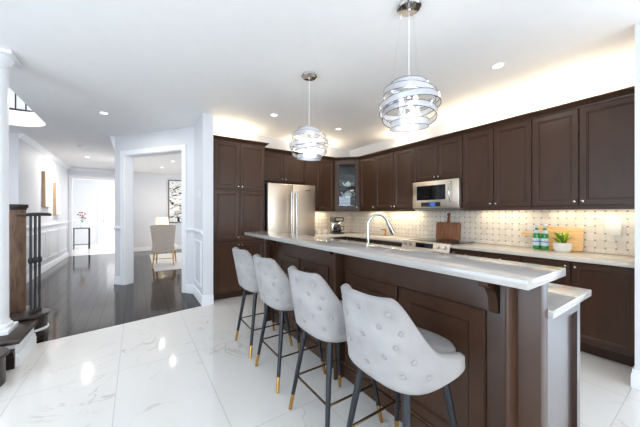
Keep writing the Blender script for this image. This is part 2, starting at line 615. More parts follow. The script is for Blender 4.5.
holed_wall('wall_right', 'x', 4.10, 4.25, 0.395, 5.0, 0, CH, [], M['wall'])
holed_wall('wall_back', 'y', 4.86, 5.0, 0.945, 4.10, 0, CH, [], M['wall'])
struct('wall_nib', MB().box(3.165, 5.2, 0.255, 0.395, 0, CH), M['wall'], smooth=False)
holed_wall('wall_breakfast', 'x', 5.2, 5.35, -3.3, 0.395, 0, CH, [(-2.5, -0.3, 0.2, 2.3)], M['wall'])
holed_wall('wall_rear', 'y', -3.45, -3.3, -3.35, 5.35, 0, CH, [(-2.0, 0.2, 0.35, 2.25), (1.5, 3.7, 0.1, 2.35)], M['wall'])
holed_wall('wall_left', 'x', -3.35, -3.2, -3.3, 7.25, 0, 5.3, [(-1.6, 2.0, 0.4, 2.3)], M['wall'])
# window frames out of sight behind the camera
def win_frame(name, axis, c, a0, a1, z0, z1, mull):
    mb = MB()
    def B(u0, u1, v0, v1):
        if axis == 'x':
            mb.box(c - .03, c + .03, u0, u1, v0, v1)
        else:
            mb.box(u0, u1, c - .03, c + .03, v0, v1)
    B(a0, a1, z0, z0 + .07); B(a0, a1, z1 - .07, z1)
    B(a0, a0 + .07, z0 + .07, z1 - .07); B(a1 - .07, a1, z0 + .07, z1 - .07)
    for k in range(1, mull):
        u = a0 + (a1 - a0) * k / mull
        B(u - .035, u + .035, z0 + .07, z1 - .07)
    struct(name, mb, M['trim'], smooth=False)
win_frame('window_1', 'y', -3.35, -2.0, 0.2, 0.35, 2.25, 3)
win_frame('window_2', 'y', -3.35, 1.5, 3.7, 0.1, 2.35, 2)
win_frame('window_3', 'x', 5.26, -2.5, -0.3, 0.2, 2.3, 2)
win_frame('window_4', 'x', -3.25, -1.6, 2.0, 0.4, 2.3, 4)

# pier beside the tall pantry, then the skewed wall with the wide opening into the sitting room
pier = struct('wall_pier', MB().prism([(0.80, 4.22), (0.943, 4.22), (0.943, 5.0), (0.80, 4.945)], 0, CH), M['wall'], smooth=False)
A0 = Vector((0.80, 4.935)); Wd = Vector((-0.597, 0.802)); Nn = Vector((0.802, 0.597))
def dp(s, t=0.0):
    p = A0 + Wd * s + Nn * t
    return (p.x, p.y)
S0, S1, SE, TH, OH = 0.25, 1.645, 1.90, 0.16, 2.41
def dwall(mb, s0, s1, z0, z1, t0=0.0, t1=TH):
    mb.prism([dp(s0, t0), dp(s1, t0), dp(s1, t1), dp(s0, t1)], z0, z1)
mb = MB()
dwall(mb, 0, S0, 0, CH); dwall(mb, S1, SE, 0, CH); dwall(mb, S0, S1, OH, CH)
struct('wall_opening', mb, M['wall'], smooth=False)
# casing around that opening
mb = MB()
for t0, t1 in ((-0.018, 0.0), (TH, TH + 0.018)):
    dwall(mb, S0 - 0.085, S0, 0, OH + .085, t0, t1); dwall(mb, S1, S1 + 0.085, 0, OH + .085, t0, t1)
    dwall(mb, S0, S1, OH, OH + 0.085, t0, t1)
dwall(mb, S0 - .005, S0 + .012, 0, OH, 0, TH); dwall(mb, S1 - .012, S1 + .005, 0, OH, 0, TH); dwall(mb, S0, S1, OH - .012, OH + .005, 0, TH)
struct('trim_1', mb, M['trim'], smooth=False)
ex, ey = dp(SE)
holed_wall('wall_divider', 'x', ex, ex + 0.15, ey + 0.02, 11.5, 0, CH, [], M['wall'])
holed_wall('wall_sitting', 'y', 11.5, 11.65, ex, 4.25, 0, CH, [], M['wall'])
holed_wall('wall_sitting_right', 'x', 4.25, 4.4, 5.0, 11.65, 0, CH, [(6.9, 9.9, 0.55, 2.45)], M['wall'])
win_frame('window_5', 'x', 4.3, 6.9, 9.9, 0.55, 2.45, 3)
holed_wall('wall_hall', 'x', -1.90, -1.75, 7.10, 11.4, 0, CH, [], M['wall'])
holed_wall('wall_stair', 'y', 7.10, 7.25, -3.2, -1.90, 0, 5.3, [], M['wall'])
holed_wall('wall_upstairs', 'y', 7.10, 7.25, -1.90, -0.4, CH + .25, 5.3, [], M['wall'])
holed_wall('wall_upstairs_front', 'y', 3.05, 3.2, -3.2, -0.4, CH + .25, 5.3, [], M['wall'])
holed_wall('wall_upstairs_right', 'x', -0.55, -0.4, 3.2, 7.1, CH + .25, 5.3, [], M['wall'])
holed_wall('wall_hall_end', 'y', 11.4, 11.55, -1.90, ex, 0, CH, [(-1.66, -0.48, 0, 2.44)], M['wall'])
holed_wall('wall_foyer_left', 'x', -2.45, -2.3, 11.55, 15.5, 0, CH, [], M['wall'])
holed_wall('wall_foyer_link', 'y', 11.4, 11.55, -2.45, -1.90, 0, CH, [], M['wall'])
holed_wall('wall_foyer_right', 'x', 0.6, 0.75, 11.65, 15.5, 0, CH, [(12.1, 14.7, 0.6, 2.6)], M['wall'])
win_frame('window_6', 'x', 0.66, 12.1, 14.7, 0.6, 2.6, 2)
holed_wall('wall_foyer', 'y', 15.5, 15.65, -2.45, 0.75, 0, CH, [(-1.30, -0.36, 0, 2.1)], M['wall'])

# trims: baseboards, chair rails, picture-frame wainscot, crowns
BASE = [(0, 0.0), (0.018, 0.0), (0.018, 0.10), (0.012, 0.115), (0.012, 0.14), (0, 0.145)]
RAIL = [(0, 1.02), (0.012, 1.02), (0.018, 1.04), (0.03, 1.055), (0.03, 1.075), (0, 1.08)]
CROWN = [(0, CH - 0.10), (0.012, CH - 0.10), (0.02, CH - 0.08), (0.07, CH - 0.03), (0.085, CH - 0.005), (0, CH - 0.001)]
k = [2]
def trim(path, prof, name=None):
    nm = name or 'trim_%d' % k[0]
    k[0] += 1
    return struct(nm, MB().sweep(path, prof), M['trim'])
# pier (left face, then its end) and the skewed wall; outward = left of travel
trim([(0.943, 4.22), (0.80, 4.22), (0.80, 4.935), dp(S0 - 0.085)], BASE, 'baseboard_pier')
trim([(0.80, 4.23), (0.80, 4.935), dp(S0 - 0.085)], [(o_, z) for o_, z in [(a, b) for a, b in RAIL]])
trim([dp(S1 + .085), dp(SE)], BASE, 'baseboard_opening')
trim([dp(S1 + .085), dp(SE)], RAIL)
trim([dp(SE - .02), dp(SE), (ex, ey + 0.05), (ex, 11.38)], CROWN)
trim([(-1.75, 11.39), (-1.75, 7.10)], BASE, 'baseboard_hall')
trim([(-1.75, 11.39), (-1.75, 7.10)], RAIL)
trim([(ex - .001, 11.40), (-1.75, 11.40), (-1.75, 7.10)], CROWN)
trim([(-1.66, 11.40), (-1.75, 11.40)], BASE, 'baseboard_hall_end')
trim([(-1.66, 11.40), (-1.75, 11.40)], RAIL)
trim([(4.24, 11.50), (ex + .16, 11.50)], BASE, 'baseboard_sitting')
trim([(-2.3, 15.49), (-2.3, 11.56)], BASE, 'baseboard_foyer')
trim([(-1.42, 15.5), (-2.3, 15.5)], RAIL)
trim([(3.165, 0.30), (3.165, 0.395), (3.44, 0.395)], BASE, 'baseboard_nib')
# wainscot frames
def frame_on_x(x, sgn, y0, y1, z0, z1, t=0.03, d=0.012):
    mb = MB()
    for a in ((y0, y1, z0, z0 + t), (y0, y1, z1 - t, z1), (y0, y0 + t, z0 + t, z1 - t), (y1 - t, y1, z0 + t, z1 - t)):
        mb.box(min(x, x + sgn * d), max(x, x + sgn * d), *a, bev=0.003, seg=1)
    nm = 'trim_%d' % k[0]; k[0] += 1
    struct(nm, mb, M['trim'])
frame_on_x(0.80, -1, 4.32, 4.83, 0.24, 0.92)
for y0, y1 in ((7.25, 7.95), (8.1, 8.9), (9.05, 10.0), (10.15, 11.2)):
    frame_on_x(-1.75, 1, y0, y1, 0.26, 0.92)
# casing of the far opening
mb = MB()
mb.box(-1.74, -1.66, 11.385, 11.40, 0, 2.52).box(-0.48, -0.40, 11.385, 11.40, 0, 2.52).box(-1.66, -0.48, 11.385, 11.40, 2.44, 2.52)
struct('trim_%d' % k[0], mb, M['trim'], smooth=False); k[0] += 1

# front door at the end of the foyer: frame, leaf with a tall light
door = thing('door_1', 'white front door with a tall bright glass light at the end of the foyer', 'door', (-0.83, 15.53, 0))
door['kind'] = 'structure'
mb = MB()
X0, X1 = -1.30, -0.36
mb.box(X0, X0 + .22, 15.52, 15.57, 0, 2.1).box(X1 - .22, X1, 15.52, 15.57, 0, 2.1).box(X0 + .22, X1 - .22, 15.52, 15.57, 0, 0.98).box(X0 + .22, X1 - .22, 15.52, 15.57, 1.98, 2.1)
mb.build('door_leaf', M['doorwhite'], door, world=True)
MB().box(X0 + .22, X1 - .22, 15.535, 15.555, 0.98, 1.98).build('pane', M['doorglass'], door, world=True)
mb = MB().sphere((X0 + .10, 15.48, 1.0), .03)
mb.build('door_knob', M['nickel'], door, world=True)
mb = MB()
mb.box(X0 - .1, X0, 15.48, 15.5, 0, 2.2).box(X1, X1 + .1, 15.48, 15.5, 0, 2.2).box(X0, X1, 15.48, 15.5, 2.1, 2.2)
struct('trim_%d' % k[0], mb, M['trim'], smooth=False); k[0] += 1

# backsplash tiling (right wall and back wall)
mb = MB()
mb.box(4.09, 4.10, 0.395, 4.85, 0.912, 1.40).box(2.76, 4.09, 4.85, 4.86, 0.912, 1.40)
struct('wall_backsplash', mb, M['splash'], smooth=False)

# ------------------------------------------------------------------ cabinets
def door_mesh(mb, x0, x1, z0, z1, t=0.021, fw=0.062, y=0.0):
    """five-piece door; its back on y, its face at y - t"""
    f = y - t
    prof = [(0, y), (0, f + .004), (.004, f), (fw - .012, f), (fw - .006, f + .004), (fw, f + .004), (fw + .006, f + .011), (fw + .010, f + .011)]
    rows = []
    for ins, yy in prof:
        rows.append([(x0 + ins, yy, z0 + ins), (x1 - ins, yy, z0 + ins), (x1 - ins, yy, z1 - ins), (x0 + ins, yy, z1 - ins)])
    mb.rings(rows)
    return mb


def knob_mesh(x, z, y=-0.021):
    return MB().lathe([(0.006, 0.0), (0.006, -0.012), (0.013, -0.018), (0.015, -0.024), (0.011, -0.030), (0.002, -0.032)], (x, y, z), 14, 'y')


def cab_door(parent, x0, x1, z0, z1, kx=None, kz=None, name='door', fw=0.062):
    d = door_mesh(MB(), x0 + .0015, x1 - .0015, z0 + .0015, z1 - .0015, fw=fw).build(name, M['cab'], parent, ang=20)
    if kx is not None:
        knob_mesh(kx, kz).build('knob', M['nickel'], d)
    return d


def cabinet(name, label, loc, rotz, wd, dep, z0, z1, doors, group=None, cat='cabinet', toe=False):
    """loc: left front corner on the floor, x along the front, y into the wall"""
    t = thing(name, label, cat, loc, rotz, group)
    mb = MB()
    if toe:
        mb.box(0.001, wd - .001, 0, dep, 0.10, z1)
        mb.box(0.001, wd - .001, 0.06, dep, 0.0, 0.10)
    else:
        mb.box(0.001, wd - .001, 0, dep, z0, z1)
    mb.build('body', M['cab'], t, smooth=False)
    for d in doors:
        cab_door(t, *d)
    return t


RZ = R(-90)
XU = 3.79      # carcass front of the right-hand wall cabinets (doors stand 21 mm proud)
XB = 3.51
UZ0, UZ1 = 1.40, 2.42
UG = 'dark wall cabinets above the counters'
def upper(ya, yb, z0, label, splits, knobs):
    """ya > yb world Y; splits: door edges measured from ya; knobs: 'l'/'r' per door"""
    wd = ya - yb
    ds = []
    for (a, b), kk in zip(zip(splits, splits[1:]), knobs):
        kx = (a + .032) if kk == 'l' else (b - .032)
        ds.append((a + .002, b - .002, z0 + .012, UZ1 - .01, kx, z0 + .055))
    return cabinet('wall_cabinet', label, (XU, ya, 0), RZ, wd, 4.10 - XU - .002, z0, UZ1, ds, UG)
upper(4.19, 3.735, UZ0, 'narrow single-door dark wall cabinet next to the glass corner cabinet', [0.03, .455], ['r'])
upper(3.735, 2.837, UZ0, 'two-door dark wall cabinet just left of the microwave, above the counter', [0, .45, .898], ['r', 'l'])
upper(2.837, 2.058, 1.83, 'short two-door dark cabinet directly above the microwave', [0, .391, .779], ['r', 'l'])
upper(2.058, 1.252, UZ0, 'two-door dark wall cabinet just right of the microwave', [0, .401, .806], ['r', 'l'])
upper(1.252, 0.40, UZ0, 'two-door dark wall cabinet above the green bottles, last before the white wall', [0, .403, .852], ['r', 'l'])

# back wall uppers
YU = 4.55
cabinet('wall_cabinet', 'short two-door dark cabinet over the steel refrigerator', (1.79, YU, 0), 0, 0.905, 4.86 - YU - .002, 1.90, UZ1,
        [(0.002, .452, 1.912, UZ1 - .01, .42, 1.955), (.455, .903, 1.912, UZ1 - .01, .487, 1.955)], UG)
cabinet('wall_cabinet', 'two-door dark wall cabinet between the refrigerator and the glass corner cabinet', (2.70, YU, 0), 0, 0.725, 4.86 - YU - .002, UZ0, UZ1,
        [(0.002, .361, UZ0 + .012, UZ1 - .01, .33, UZ0 + .055), (.364, .69, UZ0 + .012, UZ1 - .01, .396, UZ0 + .055)], UG)

# corner cabinet with a glass door
cc = thing('corner_cabinet', 'dark corner wall cabinet with a glass door and white teapots inside', 'cabinet', (3.43, YU, 0), R(-45), UG)
PTS = [(3.43, 4.55), (3.79, 4.19), (4.098, 4.19), (4.098, 4.858), (3.43, 4.858)]
Minv = WM[cc.name].inverted()
mb = MB()
mb.prism(PTS, UZ0, UZ0 + .02).prism(PTS, UZ1 - .02, UZ1)
mb.box(3.79, 4.098, 4.19, 4.205, UZ0 + .02, UZ1 - .02).box(4.083, 4.098, 4.205, 4.858, UZ0 + .02, UZ1 - .02)
mb.box(3.43, 4.083, 4.843, 4.858, UZ0 + .02, UZ1 - .02).box(3.43, 3.445, 4.55, 4.843, UZ0 + .02, UZ1 - .02)
mb.build('body', M['cabin'], cc, world=True, smooth=False)
# face stiles
L_ = math.hypot(.36, .36)
mb = MB().box(0, .016, -.001, .02, UZ0, UZ1).box(L_ - .016, L_, -.001, .02, UZ0, UZ1).box(.016, L_ - .016, -.001, .02, UZ1 - .02, UZ1).box(.016, L_ - .016, -.001, .02, UZ0, UZ0 + .02)
mb.build('face_frame', M['cab'], cc, smooth=False)
SHZ = [1.655, 1.885, 2.13]
for z in SHZ:
    MB().prism([(3.46, 4.57), (3.81, 4.225), (4.08, 4.21), (4.08, 4.84), (3.45, 4.84)], z - .012, z).build('shelf', M['cabin'], cc, world=True, smooth=False)
d0, d1, fz0, fz1 = .018, L_ - .018, UZ0 + .012, UZ1 - .01
mb = MB()
f_ = .072
prof = [(0, -.001), (0, -.018), (.004, -.021), (f_ - .008, -.021), (f_, -.014), (f_, -.001)]
rows = [[(d0 + i, y, fz0 + i), (d1 - i, y, fz0 + i), (d1 - i, y, fz1 - i), (d0 + i, y, fz1 - i)] for i, y in prof]
mb.rings(rows + [rows[0]], True, False, False)
gd = mb.build('door', M['cab'], cc, ang=20)
MB().box(d0 + f_ - .004, d1 - f_ + .004, -.010, -.006, fz0 + f_ - .004, fz1 - f_ + .004).build('pane', M['glass'], gd, smooth=False)
knob_mesh(d1 - .034, fz0 + .05).build('knob', M['nickel'], gd)

# crown moulding and light rails over/under the runs
CR = [(0, UZ1 - .005), (.006, UZ1 - .005), (.010, UZ1 + .012), (.024, UZ1 + .022), (.050, UZ1 + .044), (.058, UZ1 + .048), (.058, UZ1 + .062), (0, UZ1 + .062)]
o = MB().sweep([(XU - .004, 0.40), (XU - .004, 4.19), (3.43, YU - .004), (1.850, YU - .004)], CR).build('crown_moulding', M['cab'])
tag(o, 'dark crown moulding running along the tops of the wall cabinets', 'moulding')
LR = [(0, UZ0 - .03), (.016, UZ0 - .03), (.018, UZ0 - .012), (.014, UZ0 - .001), (0, UZ0 - .001)]
o = MB().sweep([(XU - .006, 0.40), (XU - .006, 2.054)], LR).build('light_rail', M['cab'])
tag(o, 'dark light rail under the wall cabinets right of the microwave', 'moulding')
o = MB().sweep([(XU - .006, 2.842), (XU - .006, 4.19), (3.43, YU - .006), (2.765, YU - .006)], LR).build('light_rail', M['cab'])
tag(o, 'dark light rail under the wall cabinets left of the microwave and in the corner', 'moulding')

# tall pantry
PX0, PX1, PY = 0.947, 1.783, 4.32
t = cabinet('pantry_cabinet', 'tall dark six-door pantry cabinet beside the white pier', (PX0, PY, 0), 0, PX1 - PX0, 4.86 - PY - .002, 0, 2.44,
            [], None, 'cabinet', True)
pw = PX1 - PX0
hx = pw / 2
for a, b, kside in ((0.02, hx, 'r'), (hx, pw - .004, 'l')):
    kx = b - .03 if kside == 'r' else a + .03
    cab_door(t, a, b, 1.712, 2.435, kx, 1.755)
    cab_door(t, a, b, 0.905, 1.690, kx, 0.955)
    cab_door(t, a, b, 0.11, 0.880, kx, 0.835)
o = MB().sweep([(PX1 + .0, 4.48), (PX1 + .0, PY - .004), (PX0, PY - .004)][::1],
               [(a, b + .0205) for a, b in CR]).build('crown_moulding', M['cab'])
tag(o, 'dark crown moulding on top of the tall pantry cabinet', 'moulding')

# base cabinets
BG = 'dark base cabinets under the wall counter'
def base(ya, yb, label, doors):
    return cabinet('base_cabinet', label, (XB, ya, 0), RZ, ya - yb, 4.10 - XB - .002, 0, .87, doors, BG, 'cabinet', True)
def dd(wd, drawer=True, side='c'):
    return [(.003, wd - .003, .70, .86, wd / 2, .80, 'drawer', .035), (.003, wd - .003, .115, .69, wd - .04, .64)]
base(1.252, 0.40, 'two-door dark base cabinet under the counter with the green bottles',
     [(.003, .404, .115, .862, .37, .815), (.408, .84, .115, .862, .44, .815)])
base(1.655, 1.254, 'dark base cabinet with a top drawer, second unit right of the range', dd(.401))
base(2.050, 1.657, 'dark base cabinet with a top drawer immediately right of the range', dd(.393))
base(3.29, 2.846, 'dark base cabinet with a top drawer immediately left of the range', dd(.444))
base(3.66, 3.292, 'dark base cabinet with a top drawer, second unit left of the range', dd(.368))
base(4.22, 3.662, 'dark base cabinet with a top drawer, nearest the corner on the right wall', dd(.42))
cabinet('base_cabinet', 'dark base cabinet under the coffee machine beside the refrigerator', (2.765, 4.25, 0), 0, 0.74, 4.86 - 4.25 - .002, 0, .87,
        [(.003, .367, .70, .86, .18, .80, 'drawer', .035), (.37, .72, .70, .86, .54, .80, 'drawer', .035), (.003, .367, .115, .69, .33, .64), (.37, .72, .115, .69, .41, .64)],
        BG, 'cabinet', True)
# wall counters
o = MB().prism([(3.462, 0.40), (4.089, 0.40), (4.089, 2.052), (3.462, 2.052)], .872, .910, bev=.004).build('countertop', M['quartz2'])
tag(o, 'cream quartz countertop right of the range, holding the bottles and plant', 'countertop')
o = MB().prism([(3.462, 2.844), (4.089, 2.844), (4.089, 4.849), (2.758, 4.849), (2.758, 4.215), (3.462, 4.215)], .872, .910, bev=.004).build('countertop', M['quartz2'])
tag(o, 'cream quartz corner countertop left of the range, holding the coffee machine', 'countertop')

# ------------------------------------------------------------------ refrigerator
fx0, fx1, fy = 1.805, 2.735, 4.225
t = thing('refrigerator', 'stainless steel french-door refrigerator between the pantry and the counter', 'refrigerator', ((fx0 + fx1) / 2, 4.5, 0))
MB().box(fx0 + .008, fx1 - .008, fy + .075, 4.84, .02, 1.835).build('body', M['panelgrey'], t, world=True, smooth=False)
fm = (fx0 + fx1) / 2
for a, b, s_ in ((fx0, fm - .003, 1), (fm + .003, fx1, -1)):
    d = MB().box(a, b, fy, fy + .07, .70, 1.84, bev=.010, seg=3).build('door', M['steel'], t, world=True)
    hx_ = (b - .045) if s_ > 0 else (a + .045)
    mb = MB().tube([(hx_, fy - .055, .82), (hx_, fy - .055, 1.70)], .014, 12)
    mb.tube([(hx_, fy + .002, .88), (hx_, fy - .055, .88)], .011, 10).tube([(hx_, fy + .002, 1.64), (hx_, fy - .055, 1.64)], .011, 10)
    mb.build('handle', M['steel2'], d, world=True)
    if s_ < 0:
        MB().box(2.52, 2.63, fy - .002, fy + .001, 1.735, 1.748).build('badge', M['panelgrey'], d, world=True, smooth=False)
d = MB().box(fx0, fx1, fy, fy + .07, .07, .692, bev=.010, seg=3).build('drawer', M['steel'], t, world=True)
mb = MB().tube([(fx0 + .08, fy - .055, .62), (fx1 - .08, fy - .055, .62)], .014, 12)
mb.tube([(fx0 + .14, fy + .002, .62), (fx0 + .14, fy - .055, .62)], .011).tube([(fx1 - .14, fy + .002, .62), (fx1 - .14, fy - .055, .62)], .011)
mb.build('handle', M['steel2'], d, world=True)
mb = MB()
for xx in (fx0 + .08, fx1 - .08):
    mb.lathe([(.025, 0), (.025, .02)], (xx, fy + .12, 0)); mb.lathe([(.025, 0), (.025, .02)], (xx, 4.78, 0))
mb.build('foot', M['black'], t, world=True)

# ------------------------------------------------------------------ microwave and range
mw = thing('microwave', 'stainless over-the-range microwave with dark window and bowed handle', 'microwave', (3.9, 2.448, 1.385))
my0, my1, mx = 2.066, 2.830, 3.70
MB().box(mx + .03, 4.087, my0, my1, 1.392, 1.822).build('body', M['steel'], mw, world=True, smooth=False)
d = MB().box(mx, mx + .03, my0, my1, 1.41, 1.822, bev=.006).build('door', M['steel'], mw, world=True)
MB().box(mx - .003, mx + .001, my0 + .20, my1 - .08, 1.535, 1.755, bev=.001).build('window', M['blackglass'], d, world=True, smooth=False)
c = MB().box(mx - .003, mx + .001, my0 + .28, my1 - .16, 1.435, 1.50).build('control_panel', M['black'], mw, world=True, smooth=False)
MB().box(mx - .005, mx - .002, my0 + .36, my0 + .47, 1.442, 1.495).build('display', M['screen'], c, world=True, smooth=False)
for i in range(3):
    y_ = my1 - .20 - i * .05
    MB().box(mx - .005, mx - .002, y_ - .018, y_, 1.446, 1.490).build('button', M['panelgrey'], c, world=True, smooth=False)
hy = my0 + .115
pts = [(mx + .002, hy, 1.50), (mx - .03, hy, 1.515)] + [(mx - .035 - .018 * math.sin(PI * j / 8), hy, 1.53 + .22 * j / 8) for j in range(9)] + [(mx - .03, hy, 1.765), (mx + .002, hy, 1.78)]
MB().tube(pts, .012, 10).build('handle', M['steel2'], d, world=True)
MB().prism([(mx + .004, 1.41), (4.087, 1.392), (4.087, 1.378), (mx + .06, 1.385)], my0 + .01, my1 - .01, 'y').build('vent_grille', M['panelgrey'], mw, world=True, smooth=False)

rg = thing('range', 'stainless slide-in range with front knobs and black glass cooktop', 'stove', (3.8, 2.448, 0))
ry0, ry1, rx = 2.056, 2.840, 3.455
MB().box(rx + .04, 4.05, ry0, ry1, .10, .895).build('body', M['steel'], rg, world=True, smooth=False)
MB().box(rx + .08, 4.05, ry0 + .01, ry1 - .01, 0, .10).build('base', M['black'], rg, world=True, smooth=False)
MB().box(rx + .05, 4.085, ry0 - .001, ry1 + .001, .8955, .918, bev=.003).build('cooktop', M['blackglass'], rg, world=True)
cp = MB().prism([(rx + .05, .79), (rx - .005, .79), (rx - .012, .80), (rx + .018, .918), (rx + .05, .922)], ry0, ry1, 'y').build('control_panel', M['steel'], rg, world=True)
def on_panel(y, z, out):
    f = (z - .80) / .118
    return (rx - .012 + .03 * f - out, y, z + out * .25)
for y_ in (ry1 - .07, ry1 - .17, ry0 + .17, ry0 + .07):
    p0, p1 = on_panel(y_, .865, 0.0), on_panel(y_, .865, .03)
    MB().tube([p0, p1], [.024, .020], 16).build('knob', M['steel2'], cp, world=True)
mb = MB()
a, b = on_panel(0, .835, .001), on_panel(0, .900, .001)
mb.prism([(a[0], a[2]), (a[0] - .003, a[2]), (b[0] - .003, b[2]), (b[0], b[2])], ry0 + .25, ry1 - .25, 'y')
mb.build('display', M['blackglass'], cp, world=True, smooth=False)
d = MB().box(rx, rx + .038, ry0 + .004, ry1 - .004, .26, .775, bev=.004).build('oven_door', M['steel'], rg, world=True)
MB().box(rx - .003, rx + .001, ry0 + .10, ry1 - .10, .36, .66).build('window', M['blackglass'], d, world=True, smooth=False)
mb = MB().tube([(rx - .05, ry0 + .05, .735), (rx - .05, ry1 - .05, .735)], .013, 12)
mb.tube([(rx + .002, ry0 + .09, .735), (rx - .05, ry0 + .09, .735)], .009).tube([(rx + .002, ry1 - .09, .735), (rx - .05, ry1 - .09, .735)], .009)
mb.build('handle', M['steel2'], d, world=True)
MB().box(rx, rx + .038, ry0 + .004, ry1 - .004, .11, .25, bev=.004).build('drawer', M['steel'], rg, world=True)

# ------------------------------------------------------------------ island
IX, IB = 1.412, 1.49
isl = thing('kitchen_island', 'dark panelled kitchen island carrying the raised breakfast bar', 'island', (1.7, 1.9, 0))
MB().box(IX, IB, .436, 3.20, .001, 1.028, bev=.002).build('bar_wall', M['cab'], isl, world=True)
for ya, yb in ((.52, .533), (1.74, 1.765), (3.16, 3.1985)):
    MB().box(1.314, IX, ya, yb, .001, 1.028, bev=.003).build('gable', M['cab'], isl, world=True)
# raised panels on the stool side
for ya, yb in ((1.175, .650), (1.72, 1.19), (2.43, 1.96), (2.95, 2.47)):
    mb = MB()
    x0, x1, z0, z1 = 0, ya - yb, .12, .862
    rows = [[(x0 + i, y, z0 + i), (x1 - i, y, z0 + i), (x1 - i, y, z1 - i), (x0 + i, y, z1 - i)] for i, y in
            [(0, 0), (0, -.014), (.008, -.022), (.075, -.022), (.085, -.012), (.095, -.012)]]
    mb.rings(rows)
    mb.xform(Matrix.Translation((IX, ya, 0)) @ Matrix.Rotation(RZ, 4, 'Z'))
    mb.build('side_panel', M['cab'], isl, world=True, ang=20)
MB().box(IX - .012, IX, .56, 3.155, .001, .10, bev=.003).build('plinth', M['cab'], isl, world=True)
# curved corbels under the bar
def corbel(ya):
    pts = [(IX, 1.028), (1.292, 1.028), (1.292, 1.005)]
    for j in range(9):
        a = PI / 2 * j / 8
        pts.append((1.296 + .092 * math.sin(a), .905 + .095 * math.cos(a)))
    pts += [(1.395, .872), (1.402, .862), (IX, .862)]
    return MB().prism(pts, ya, ya + .042, 'y').build('corbel', M['cab'], isl, world=True, ang=30)
for ya in (.592, 1.785, 3.06):
    corbel(ya)
# working side: lower cabinets with framed end panel
mb = MB().box(IB, 2.05, .478, 3.20, .10, .872).box(IB, 1.99, .50, 3.18, .001, .10)
mb.build('lower_cabinet', M['cabgloss'], isl, world=True, smooth=False)
mb = MB().box(IB, 1.54, .457, .478, .001, .872).box(2.0, 2.05, .457, .478, .001, .872).box(1.54, 2.0, .457, .478, .80, .872).box(1.54, 2.0, .457, .478, .001, .14)
mb.build('end_frame', M['cabgloss'], isl, world=True, smooth=False)
for ya, yb in ((.48, .98), (.985, 1.45), (1.455, 2.25), (2.255, 2.72), (2.725, 3.19)):
    mb = door_mesh(MB(), 0, yb - ya, .115, .862)
    mb.xform(Matrix.Translation((2.05, ya, 0)) @ Matrix.Rotation(R(90), 4, 'Z'))
    d = mb.build('door', M['cab'], isl, world=True, ang=20)
    MB().sphere((2.09, yb - .05, .80), .014).build('knob', M['nickel'], d, world=True)
o = MB().prism([(1.262, .430), (1.708, .430), (1.708, 3.78), (1.262, 3.78)], 1.030, 1.070, bev=.004).build('bar_countertop', M['quartz'])
tag(o, 'long pale grey quartz breakfast bar top above the stools', 'countertop')
o = MB().prism([(IB + .002, .417), (2.085, .417), (2.085, 3.25), (IB + .002, 3.25)], .874, .910, bev=.004).build('island_countertop', M['quartz'])
tag(o, 'lower quartz worktop on the far side of the island behind the bar', 'countertop')

# faucet on the lower worktop
fc = thing('faucet', 'chrome gooseneck pull-down faucet rising behind the breakfast bar', 'faucet', (1.80, 1.875, .910))
MB().lathe([(.028, 0), (.028, .008), (.022, .014), (.019, .09), (.016, .10)], (0, 0, 0), 20).build('base', M['faucet'], fc)
dx, dy = .88, -.47
pts = [(0, 0, .09), (0, 0, .20), (0, 0, .31)]
for j in range(1, 13):
    a = PI * .90 * j / 12
    pts.append((dx * .098 * (1 - math.cos(a)), dy * .098 * (1 - math.cos(a)), .31 + .098 * math.sin(a)))
MB().tube(pts, .0135, 14).build('neck', M['faucet'], fc)
e, e2 = Vector(pts[-1]), Vector(pts[-2])
dr = (e - e2).normalized()
MB().tube([e, e + dr * .02, e + dr * .03, e + dr * .11, e + dr * .13], [.015, .0165, .018, .020, .017], 14).build('spray_head', M['faucet'], fc)
MB().tube([(0, -.02, .06), (0, -.05, .065), (0, -.075, .10)], [.008, .007, .005], 10).build('lever', M['faucet'], fc)

# ------------------------------------------------------------------ bar stools
BX, BY = .246, .240
def sgp(v, p):
    return math.copysign(abs(v) ** p, v)
def sstep(a, b, x):
    f = max(0, min(1, (x - a) / (b - a)))
    return f * f * (3 - 2 * f)
def rim(phi):
    return .70 + .287 * sstep(101, 40, abs(phi)) - .03 * sstep(100, 128, abs(phi))
def outline(phi, z, ins=0.0):
    a = R(phi)
    tt = max(0, (z - .62) / .36)
    bx, by = BX - ins, (BY - ins) * (1 - .13 * tt ** 1.3)
    x = .020 - bx * sgp(math.cos(a), .62) - .075 * tt * max(0, math.cos(a * .9)) ** .5
    y = by * sgp(math.sin(a), .66)
    return Vector((x, y, z))
BTN = [(0, .925), (-34, .925), (34, .925), (-18, .865), (18, .865), (-46, .85), (46, .85), (0, .80), (-36, .79), (36, .79),
       (-18, .735), (18, .735), (-56, .735), (56, .735), (0, .67), (-38, .67), (38, .67), (-72, .665), (72, .665)]
def out_norm(phi, z):
    d1 = outline(phi + 1, z) - outline(phi - 1, z)
    d2 = outline(phi, z + .01) - outline(phi, z - .01)
    n = d1.cross(d2).normalized()
    c = outline(phi, z); c.z = 0
    if n.x * c.x + n.y * c.y < 0:
        n = -n
    return n
BP = [(outline(p, z), p, z) for p, z in BTN if z < rim(p) - .03]
def tuft(p):
    d = 0
    for b, _, _ in BP:
        q = (p - b).length
        d += .012 * math.exp(-(q / .016) ** 2)
    return d
